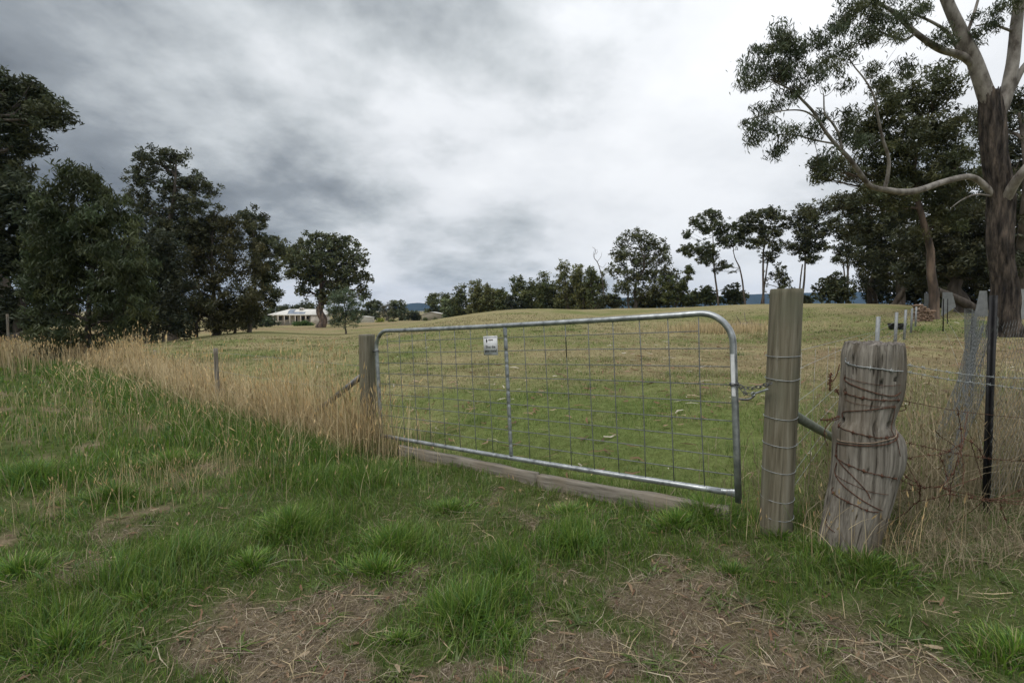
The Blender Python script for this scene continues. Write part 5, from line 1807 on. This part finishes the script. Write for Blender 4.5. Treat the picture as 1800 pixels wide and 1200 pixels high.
def polar(rg, n, r0, r1, p, amax=50):
    """points in the field of view, density per square metre ~ r**-p beyond r0"""
    rr = np.geomspace(r0, r1, 400)
    pdf = rr * rr ** (-p) * rr       # extra rr for geometric spacing
    cdf = np.cumsum(pdf)
    cdf /= cdf[-1]
    r = np.interp(rg.random(n), cdf, rr)
    a = np.radians(rg.uniform(-amax, amax, n))
    return r * np.sin(a), r * np.cos(a)


def ground_pts(x, y, dz=-0.006):
    return np.stack([x, y, H(x, y) + dz], -1)


def pickcol(rg, n, table):
    cs = np.array([c for _, c in table])
    ps = np.array([p for p, _ in table], float)
    return cs[rg.choice(len(cs), n, p=ps / ps.sum())]


rg = np.random.default_rng(101)
GREENS = [(4, (0.098, 0.185, 0.023)), (3, (0.145, 0.225, 0.032)), (2, (0.056, 0.128, 0.020)), (1.5, (0.070, 0.150, 0.036)), (1.2, (0.190, 0.235, 0.055)), (0.6, (0.32, 0.27, 0.15))]
STRAWS = [(3, (0.60, 0.475, 0.275)), (3, (0.50, 0.385, 0.215)), (2.5, (0.68, 0.56, 0.35)), (1.5, (0.28, 0.215, 0.125)), (0.6, (0.20, 0.20, 0.08))]


def lushness(x, y):
    return np.clip(blob(x, y, LUSH) * 0.9 + (fbm(x * 1.7, y * 1.7, 41, 3) - 0.42) * 1.5, 0, 1)


# ---- roadside green
parts = []
for (n, r0, r1, p, seg, ws) in ((150000, 1.25, 5.0, 1.0, 3, 1.0), (120000, 4.2, 20.0, 1.5, 2, 1.5)):
    x, y = polar(rg, n, r0, r1, p)
    sdv_ = side(x, y)
    lu = lushness(x, y)
    dm = dirt(x, y)
    keep = (sdv_ < 0.12 + 0.25 * rg.random(n)) & (rg.random(n) < (1 - 0.90 * dm) * (0.40 + 0.60 * lu))
    keep &= np.hypot(x - POST_R[0], y - POST_R[1]) > 0.10
    x, y, lu, dm = x[keep], y[keep], lu[keep], dm[keep]
    n = len(x)
    d = np.hypot(x, y)
    farl = sstep(3.5, 7, d) * (x < 0)
    h = (0.045 + 0.15 * lu ** 1.3 + 0.06 * farl) * rg.uniform(0.5, 1.35, n) * (1 - 0.5 * dm)
    h *= np.where(x > 1.6, 0.85, 1)
    w = rg.uniform(0.0022, 0.0050, n) * ws * np.maximum(1, d / 3.5)
    col = pickcol(rg, n, GREENS) * rg.uniform(0.75, 1.25, n)[:, None]
    yl = np.clip((fbm(x * 0.9, y * 0.9, 61, 3) - .45) * 2.2, 0, 1)[:, None]
    col = col * (1 - 0.5 * yl) + np.array((0.135, 0.165, 0.045)) * 0.5 * yl
    # grass in the same clump leans together
    az = fbm(x * 2.2, y * 2.2, 45, 2) * 14 + rg.normal(size=n) * 1.1
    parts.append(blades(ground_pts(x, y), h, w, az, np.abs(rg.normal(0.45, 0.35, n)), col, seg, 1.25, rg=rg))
# distinct tussocks
for (px, py, k, hh, rad_) in ((820, 1090, 900, .17, .11), (510, 940, 1500, .24, .20), (60, 850, 1500, .30, .3), (1240, 915, 1200, .22, .22), (1010, 965, 900, .16, .14), (690, 965, 1400, .19, .22), (110, 1140, 700, .15, .2), (330, 985, 700, .17, .15), (1520, 1000, 900, .16, .2),
                              (890, 1010, 700, .15, .12), (660, 1010, 700, .17, .15), (1370, 945, 500, .10, .14), (440, 1000, 700, .15, .16), (1190, 930, 800, .16, .14), (200, 880, 900, .22, .2), (1780, 1160, 600, .14, .14), (250, 1060, 500, .13, .15), (1000, 905, 700, .12, .15),
                              (30, 1010, 600, .17, .16), (640, 830, 900, .24, .25), (560, 800, 900, .28, .3), (300, 820, 900, .26, .3), (1450, 975, 500, .12, .12), (1290, 1010, 300, .09, .1), (790, 900, 700, .13, .2), (700, 1130, 350, .08, .10), (880, 1120, 400, .11, .08)):
    cx, cy = ground_at(px, py)
    a = rg.uniform(0, 2 * math.pi, k)
    q = np.minimum(np.abs(rg.normal(0, 0.6, k)) * rad_, rad_ * 1.9)
    e0, e1 = rg.uniform(0.8, 1.9), rg.uniform(0.5, 1.1)
    x, y = cx + q * np.cos(a) * e0, cy + q * np.sin(a) * e1
    hh = hh * 0.82
    col = pickcol(rg, k, GREENS) * rg.uniform(0.75, 1.3, k)[:, None] * rg.uniform(0.85, 1.2)
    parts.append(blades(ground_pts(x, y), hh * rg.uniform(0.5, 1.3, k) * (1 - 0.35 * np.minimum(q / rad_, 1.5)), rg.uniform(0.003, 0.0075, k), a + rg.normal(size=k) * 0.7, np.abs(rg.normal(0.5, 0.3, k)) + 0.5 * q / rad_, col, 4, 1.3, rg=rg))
# broad-leaved rosettes and creeping weeds between the blades
for _ in range(90):
    px, py = rg.uniform(30, 1780), rg.uniform(880, 1195)
    cx, cy = ground_at(px, py)
    if float(side(np.array(cx), np.array(cy))) > -0.1:
        continue
    k = int(rg.integers(7, 16))
    a = rg.uniform(0, 2 * math.pi, k)
    q = rg.uniform(0, 0.02, k)
    col = np.tile(np.array(((0.095, 0.145, 0.03), (0.115, 0.15, 0.035), (0.08, 0.12, 0.028))[int(rg.integers(3))]), (k, 1)) * rg.uniform(0.8, 1.2, k)[:, None]
    parts.append(blades(ground_pts(cx + q * np.cos(a), cy + q * np.sin(a)), rg.uniform(0.03, 0.075, k), rg.uniform(0.008, 0.014, k), a, rg.uniform(1.4, 2.1, k), col, 4, 1.1, roll=a + math.pi / 2, rg=rg))
# flattened dead blades matted between the green
x, y = polar(rg, 13000, 1.25, 6.0, 1.0)
k = side(x, y) < 0.1
x, y = x[k], y[k]
n = len(x)
parts.append(blades(ground_pts(x, y, 0.01), rg.uniform(0.04, 0.14, n), rg.uniform(0.002, 0.004, n), rg.uniform(0, 6.28, n), rg.uniform(1.0, 2.2, n), pickcol(rg, n, [(2, (0.30, 0.25, 0.15)), (2, (0.21, 0.17, 0.10)), (1, (0.15, 0.16, 0.07))]) * rg.uniform(0.7, 1.2, n)[:, None], 2, 1.1, rg=rg))
stuff('green_grass', 'lush green roadside grass in front of the gate', 'grass', parts, M['blade'])

# ---- paddock short grass
parts = []
for (n, r0, r1, p, seg, ws) in ((130000, 2.9, 12.0, 1.1, 2, 1.0), (90000, 9.0, 45.0, 1.7, 2, 1.3)):
    x, y = polar(rg, n, r0, r1, p)
    keep = side(x, y) > 0.0
    x, y = x[keep], y[keep]
    n = len(x)
    d = np.hypot(x, y)
    drn = dryness(x, y)
    clm = fbm(x * 2.0, y * 2.0, 91, 3)
    keep = rg.random(n) < 0.35 + 1.1 * np.clip(clm - 0.3, 0, 1)
    x, y, d, drn, clm = x[keep], y[keep], d[keep], drn[keep], clm[keep]
    n = len(x)
    h = (0.030 + 0.055 * np.clip(clm * 1.6 - 0.5, 0, 1)) * rg.uniform(0.6, 1.5, n) * (1 + 0.5 * sstep(5, 3, d)) * (1 + 0.6 * sstep(8, 30, d))
    w = rg.uniform(0.0025, 0.005, n) * ws * np.maximum(1, d / 4)
    dry = rg.random(n) < drn * 0.95
    g = pickcol(rg, n, [(3, (0.125, 0.195, 0.036)), (3, (0.155, 0.210, 0.050)), (2, (0.09, 0.155, 0.028)), (1, (0.20, 0.20, 0.08))])
    s = pickcol(rg, n, [(3, (0.30, 0.26, 0.14)), (2, (0.36, 0.31, 0.18)), (2, (0.23, 0.20, 0.10))])
    col = np.where(dry[:, None], s, g) * rg.uniform(0.75, 1.25, n)[:, None]
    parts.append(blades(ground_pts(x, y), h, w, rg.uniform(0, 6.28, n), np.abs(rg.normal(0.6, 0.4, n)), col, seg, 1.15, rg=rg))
for _ in range(150):       # ungrazed tufts
    cx, cy = polar(rg, 1, 4.0, 38.0, 1.0)
    cx, cy = float(cx[0]), float(cy[0])
    if float(side(np.array(cx), np.array(cy))) < 0.4:
        continue
    dd = math.hypot(cx, cy)
    k = 60
    x, y = cx + rg.normal(size=k) * 0.10 * (1 + dd / 20), cy + rg.normal(size=k) * 0.09 * (1 + dd / 20)
    tint = pickcol(rg, 1, [(2, (0.30, 0.25, 0.13)), (1, (0.10, 0.15, 0.04)), (1, (0.19, 0.19, 0.075))])
    parts.append(blades(ground_pts(x, y), rg.uniform(0.06, 0.18, k), rg.uniform(0.003, 0.005, k) * max(1, dd / 5), rg.uniform(0, 6.28, k), np.abs(rg.normal(0.5, 0.3, k)), tint * rg.uniform(0.7, 1.25, k)[:, None], 2, 1.15, rg=rg))
stuff('paddock_grass', 'short grazed green and straw grass of the paddock beyond the gate', 'grass', parts, M['blade'])


# ---- tall golden grass along the left fence
def stalks(x, y, h, rg, col, lean=0.12, w=0.0035, head=True, seg=4, headlen=0.085, bias=None):
    n = len(x)
    az = rg.uniform(0, 6.28, n) if bias is None else bias + rg.normal(size=n) * 0.6
    bend = np.abs(rg.normal(lean, lean * 0.9, n))
    root = ground_pts(x, y)
    d = np.hypot(x, y)
    ww = w * np.maximum(1, d / 7) * rg.uniform(0.7, 1.3, n)
    P_ = [blades(root, h, ww * 1.6, az, bend, col, seg, 1.1, rg=rg)]
    if head:
        k = rg.random(n) < 0.55
        tipp = root.copy()
        tipp[:, 0] += np.cos(az) * h * bend * 0.8
        tipp[:, 1] += np.sin(az) * h * bend * 0.8
        tipp[:, 2] += h * (1 - 0.38 * bend)
        tp, hh = tipp[k], (headlen * rg.uniform(0.6, 1.4, n))[k]
        dr_ = np.stack([np.cos(az) * bend * 1.2, np.sin(az) * bend * 1.2, np.ones(n)], -1)[k]
        dr_ /= np.linalg.norm(dr_, axis=1)[:, None]
        c2 = (col * np.array((1.12, 1.05, 0.95)))[k]
        hw = (ww[k] * 1.25 + 0.0014)[:, None]
        for ro in (0, math.pi / 2):
            a = rg.uniform(0, math.pi, len(tp)) + ro
            s_ = np.stack([np.cos(a), np.sin(a), 0 * a], -1)
            base = tp - dr_ * hh[:, None] * 0.3
            V = np.stack([base, base + dr_ * hh[:, None] * 0.4 + s_ * hw, base + dr_ * hh[:, None], base + dr_ * hh[:, None] * 0.4 - s_ * hw], 1).reshape(-1, 3)
            i4 = (np.arange(len(tp)) * 4)[:, None]
            T_ = np.vstack([i4 + [0, 1, 2], i4 + [0, 2, 3]])
            P_.append((V, T_, np.repeat(c2, 4, 0)))
    return P_


def strip(n, a0, a1, s0, s1, rg):
    """points along the fence line: a metres left of the gate, s metres across"""
    a = -(a0 + (a1 - a0) * rg.random(n) ** 1.15)
    s = s0 + (np.minimum(s1, 0.05 + 0.16 * np.maximum(-a, 0)) - s0) * (rg.random(n) + rg.random(n)) * 0.5
    x = G_L[0] + g2[0] * a - g2[1] * s
    y = G_L[1] + g2[1] * a + g2[0] * s
    return x, y


rg = np.random.default_rng(202)
parts = []
x, y = strip(10000, -0.05, 19, -0.45, 1.5, rg)
m_ = rg.random(len(x)) < 0.12 + 2.2 * np.clip(fbm(x * 0.9, y * 0.9, 14, 3) - 0.34, 0, 1)
x, y = x[m_], y[m_]
h = rg.uniform(0.32, 1.0, len(x)) ** 1.1 * (0.30 + 1.4 * fbm(x * 0.9, y * 0.9, 15, 3))
h = np.where(rg.random(len(x)) < 0.10, np.minimum(h * 1.5, 1.25), h)
parts += stalks(x, y, h, rg, pickcol(rg, len(x), STRAWS) * rg.uniform(0.8, 1.2, len(x))[:, None], 0.2)
x, y = strip(9500, -0.1, 19, -0.55, 1.6, rg)       # dry leaves lower down
parts.append(blades(ground_pts(x, y), rg.uniform(0.25, 0.7, len(x)), rg.uniform(0.004, 0.008, len(x)) * np.maximum(1, np.hypot(x, y) / 7), rg.uniform(0, 6.28, len(x)), np.abs(rg.normal(0.5, 0.35, len(x))), pickcol(rg, len(x), STRAWS) * rg.uniform(0.7, 1.15, len(x))[:, None], 3, 1.1, rg=rg))
x = rg.uniform(-24, -12, 2600)                     # around the sapling and to the left edge
y = 13.2 + (-x - 12) * 0.55 + rg.normal(size=2600) * 1.3
parts += stalks(x, y, rg.uniform(0.45, 0.85, len(x)), rg, pickcol(rg, len(x), STRAWS) * rg.uniform(0.65, 1.05, len(x))[:, None])
x, y = strip(700, 0.0, 12, -1.4, 0.0, rg)
parts += stalks(x, y, rg.uniform(0.2, 0.7, len(x)), rg, pickcol(rg, len(x), STRAWS) * rg.uniform(0.8, 1.15, len(x))[:, None], 0.5, 0.003)
# clump at the foot of the hinge post
x = POST_L[0] + rg.normal(size=420) * 0.24 + 0.04
y = POST_L[1] - 0.2 + rg.normal(size=420) * 0.16
parts += stalks(x, y, rg.uniform(0.35, 0.85, 420), rg, pickcol(rg, 420, STRAWS) * rg.uniform(0.75, 1.15, 420)[:, None], 0.22)
# broken stems arching out over the green
for (px, py, k, L) in ((600, 770, 26, .55), (480, 740, 26, .6), (380, 720, 20, .6), (690, 770, 16, .4), (260, 700, 16, .7)):
    cx, cy = ground_at(px, py)
    x, y = cx + rg.normal(size=k) * 0.4, cy + rg.normal(size=k) * 0.25
    parts += stalks(x, y, np.full(k, L) * rg.uniform(0.6, 1.3, k), rg, pickcol(rg, k, STRAWS), 1.15, 0.004, True)
stuff('tall_dry_grass', 'tall golden seeding grass along the fence left of the gate', 'grass', parts, M['straw'])

# ---- green base under the golden grass
rg = np.random.default_rng(203)
x, y = strip(20000, -0.2, 18, -1.3, 0.5, rg)
h = rg.uniform(0.12, 0.34, len(x))
col = pickcol(rg, len(x), GREENS[:4]) * rg.uniform(0.75, 1.2, len(x))[:, None]
stuff('green_grass', 'longer green grass at the foot of the golden grass', 'grass', [blades(ground_pts(x, y), h, rg.uniform(0.004, 0.007, len(x)) * np.maximum(1, np.hypot(x, y) / 6), rg.uniform(0, 6.28, len(x)), np.abs(rg.normal(0.5, 0.35, len(x))), col, 3, 1.2, rg=rg)], M['blade'])

# ---- thin seeding stems standing in the roadside green
rg = np.random.default_rng(204)
parts = []
for (px, py, k, sp_x, sp_y, hh) in ((200, 880, 150, .35, .3, .26), (330, 840, 170, .45, .35, .30), (130, 760, 240, .9, .5, .36), (40, 720, 220, 1.0, .7, .4), (450, 830, 90, .6, .4, .28), (560, 850, 70, .5, .35, .26), (300, 760, 130, .8, .5, .34), (900, 900, 40, .5, .3, .12), (1520, 985, 46, .16, .06, .30), (1560, 975, 60, .14, .07, .32), (1450, 960, 30, .08, .06, .34), (1340, 930, 40, .12, .08, .16), (680, 830, 60, .3, .2, .3)):
    cx, cy = ground_at(px, py)
    x, y = cx + rg.normal(size=k) * sp_x, cy + rg.normal(size=k) * sp_y
    parts += stalks(x, y, hh * rg.uniform(0.5, 1.35, k), rg, pickcol(rg, k, STRAWS) * rg.uniform(0.75, 1.1, k)[:, None], 0.3, 0.0022, True, headlen=0.04)
stuff('seed_stems', 'thin straw-coloured seed stems scattered through the roadside grass', 'grass', parts, M['straw'])

# ---- dry weeds under the wires at the right
rg = np.random.default_rng(205)
parts = []
GREY = [(3, (0.31, 0.255, 0.165)), (2, (0.24, 0.195, 0.125)), (2, (0.37, 0.31, 0.21)), (1, (0.17, 0.15, 0.085))]
n = 1500
x = rg.uniform(2.15, 5.2, n)
y = 2.62 + (x - 1.6) * 0.2 + np.abs(rg.normal(size=n)) * 0.5 + 0.16
parts += stalks(x, y, rg.uniform(0.25, 0.75, n) * sstep(2.0, 2.9, x) + 0.12, rg, pickcol(rg, n, GREY) * rg.uniform(0.7, 1.15, n)[:, None], 0.45, 0.003, True, headlen=0.05)
n = 1500
f = rg.random(n)
xy = PK1[None] * (1 - f[:, None]) + PK2[None] * f[:, None] + rg.normal(size=(n, 2)) * np.array((0.45, 0.35))
parts += stalks(xy[:, 0] + 0.3, xy[:, 1], rg.uniform(0.25, 0.95, n), rg, pickcol(rg, n, GREY) * rg.uniform(0.75, 1.2, n)[:, None], 0.3, 0.003, True, headlen=0.05)
n = 2400
f = rg.random(n)
xy = np.array(FA[0])[None] * (1 - f[:, None]) + np.array(FA[1])[None] * f[:, None] + rg.normal(size=(n, 2)) * np.array((0.35, 0.3))
parts += stalks(xy[:, 0], xy[:, 1], rg.uniform(0.1, 0.38, n), rg, pickcol(rg, n, GREY + [(2, (0.11, 0.15, 0.05))]) * rg.uniform(0.8, 1.2, n)[:, None], 0.5, 0.003, False, seg=3)
n = 5200
x = rg.uniform(2.0, 4.4, n)
y = rg.uniform(2.2, 3.2, n) + (x - 2) * 0.25
parts.append(blades(ground_pts(x, y), rg.uniform(0.06, 0.26, n), rg.uniform(0.002, 0.005, n), rg.uniform(0, 6.28, n), np.abs(rg.normal(0.9, 0.5, n)), pickcol(rg, n, GREY + [(3, (0.10, 0.14, 0.045))]) * rg.uniform(0.7, 1.15, n)[:, None], 3, 1.1, rg=rg))
stuff('dry_weeds', 'pale arching dry weeds under the wires at the right', 'weeds', parts, M['straw'])
# ---- dry clump on the crest
rg = np.random.default_rng(206)
n = 4200
c1 = ground_at(1265, 583)
x = c1[0] + rg.normal(size=n) * 1.5
y = c1[1] + rg.normal(size=n) * 1.2
k = rg.random(n) < 0.3 + fbm(x * 0.8, y * 0.8, 3, 3)
x, y = x[k], y[k]
stuff('tall_dry_grass', 'tawny clump of long dry grass around the fallen log on the rise', 'grass', stalks(x, y, rg.uniform(0.25, 0.65, len(x)), rg, pickcol(rg, len(x), STRAWS) * rg.uniform(0.75, 1.1, len(x))[:, None], 0.3, 0.003, False, seg=3), M['straw'])


# ---- litter
def sticks(x, y, L, w, rg, col, zoff=0.004, tilt=0.25):
    n = len(x)
    a = rg.uniform(0, math.pi * 2, n)
    base = ground_pts(x, y, 0)
    base[:, 2] += zoff + rg.random(n) * 0.012
    d = np.stack([np.cos(a), np.sin(a), rg.normal(size=n) * tilt * 0.5], -1)
    s = np.stack([-np.sin(a), np.cos(a), rg.normal(size=n) * 0.4], -1)
    Lh, wh = (L / 2)[:, None], (w / 2)[:, None]
    mid = rg.normal(size=(n, 1)) * 0.12 * L[:, None] * s
    V = np.stack([base - d * Lh - s * wh * .7, base - d * Lh + s * wh * .7, base + mid + s * wh + (0, 0, .002), base + mid - s * wh + (0, 0, .002), base + d * Lh + s * wh * .4, base + d * Lh - s * wh * .4], 1).reshape(-1, 3)
    i6 = (np.arange(n) * 6)[:, None]
    T_ = np.vstack([i6 + [0, 2, 1], i6 + [0, 3, 2], i6 + [3, 4, 2], i6 + [3, 5, 4]])
    return V, T_, np.repeat(col, 6, 0)


rg = np.random.default_rng(207)
x, y = polar(rg, 90000, 1.25, 4.2, 1.0)
k = (rg.random(len(x)) < dirt(x, y) * 0.9 + 0.04) & (side(x, y) < 0.1)
x, y = x[k][:34000], y[k][:34000]
n = len(x)
LIT = [(3, (0.25, 0.20, 0.15)), (3, (0.18, 0.14, 0.10)), (1.2, (0.36, 0.30, 0.23)), (2.5, (0.12, 0.088, 0.062))]
parts = [sticks(x, y, rg.uniform(0.012, 0.055, n), rg.uniform(0.0012, 0.0032, n), rg, pickcol(rg, n, LIT) * rg.uniform(0.7, 1.25, n)[:, None])]
x, y = polar(rg, 1600, 1.3, 4.0, 1.0)
k = (side(x, y) < 0.0) & (rg.random(len(x)) < 0.25 + 0.75 * dirt(x, y))
x, y = x[k], y[k]
n = len(x)
parts.append(sticks(x, y, rg.uniform(0.06, 0.26, n), rg.uniform(0.002, 0.0042, n), rg, pickcol(rg, n, [(2, (0.45, 0.36, 0.22)), (2, (0.34, 0.27, 0.18)), (1, (0.52, 0.45, 0.33))]), 0.008, 0.15))
stuff('straw_litter', 'broken straw and chaff strewn over the bare earth in front', 'litter', parts, M['straw'])
rg = np.random.default_rng(208)
parts = []
x, y = polar(rg, 2600, 1.3, 6.0, 0.9)
k = (side(x, y) < 0.2) & (rg.random(len(x)) < 0.2 + 0.8 * dirt(x, y))
x, y = x[k], y[k]
n = len(x)
BRN = [(3, (0.20, 0.115, 0.07)), (3, (0.28, 0.19, 0.12)), (1, (0.40, 0.31, 0.21)), (1, (0.12, 0.075, 0.05))]
parts.append(sticks(x, y, rg.uniform(0.03, 0.08, n), rg.uniform(0.006, 0.014, n), rg, pickcol(rg, n, BRN), 0.008, 0.3))
x, y = polar(rg, 7000, 4.0, 40.0, 1.25)
k = (side(x, y) > 0.1)
x, y = x[k], y[k]
near_r = np.exp(-(((x - 10) / 8) ** 2 + ((y - 12) / 8) ** 2)) + 0.25 + 0.5 * np.exp(-(((x - 3) / 4) ** 2 + ((y - 11) / 4) ** 2))
k = rg.random(len(x)) < near_r
x, y = x[k], y[k]
n = len(x)
d = np.hypot(x, y)
parts.append(sticks(x, y, rg.uniform(0.05, 0.17, n) * (1 + d / 25), rg.uniform(0.008, 0.02, n) * (1 + d / 25), rg, pickcol(rg, n, BRN + [(1, (0.5, 0.45, 0.37))]), 0.03, 0.25))
stuff('leaf_litter', 'fallen brown gum leaves and bark flakes on the ground', 'litter', parts, M['straw'])
# ================================================================ HAZE
def haze_mat(nt, out):
    v = N(nt, 'ShaderNodeVolumePrincipled')
    v.inputs['Color'].default_value = (0.30, 0.52, 0.95, 1)
    v.inputs['Density'].default_value = 0.00006
    v.inputs['Anisotropy'].default_value = 0.0
    nt.links.new(v.outputs[0], out.inputs['Volume'])


M['haze'] = mat('pale_blue_air', haze_mat)
hz_ = MB().box((-7600, -300, -20), (15200, 0, 0), (0, 6400, 0), (0, 0, 320)).build('haze', M['haze'])
tag(hz_, 'thin blue air over the far hills', 'haze', kind='stuff')
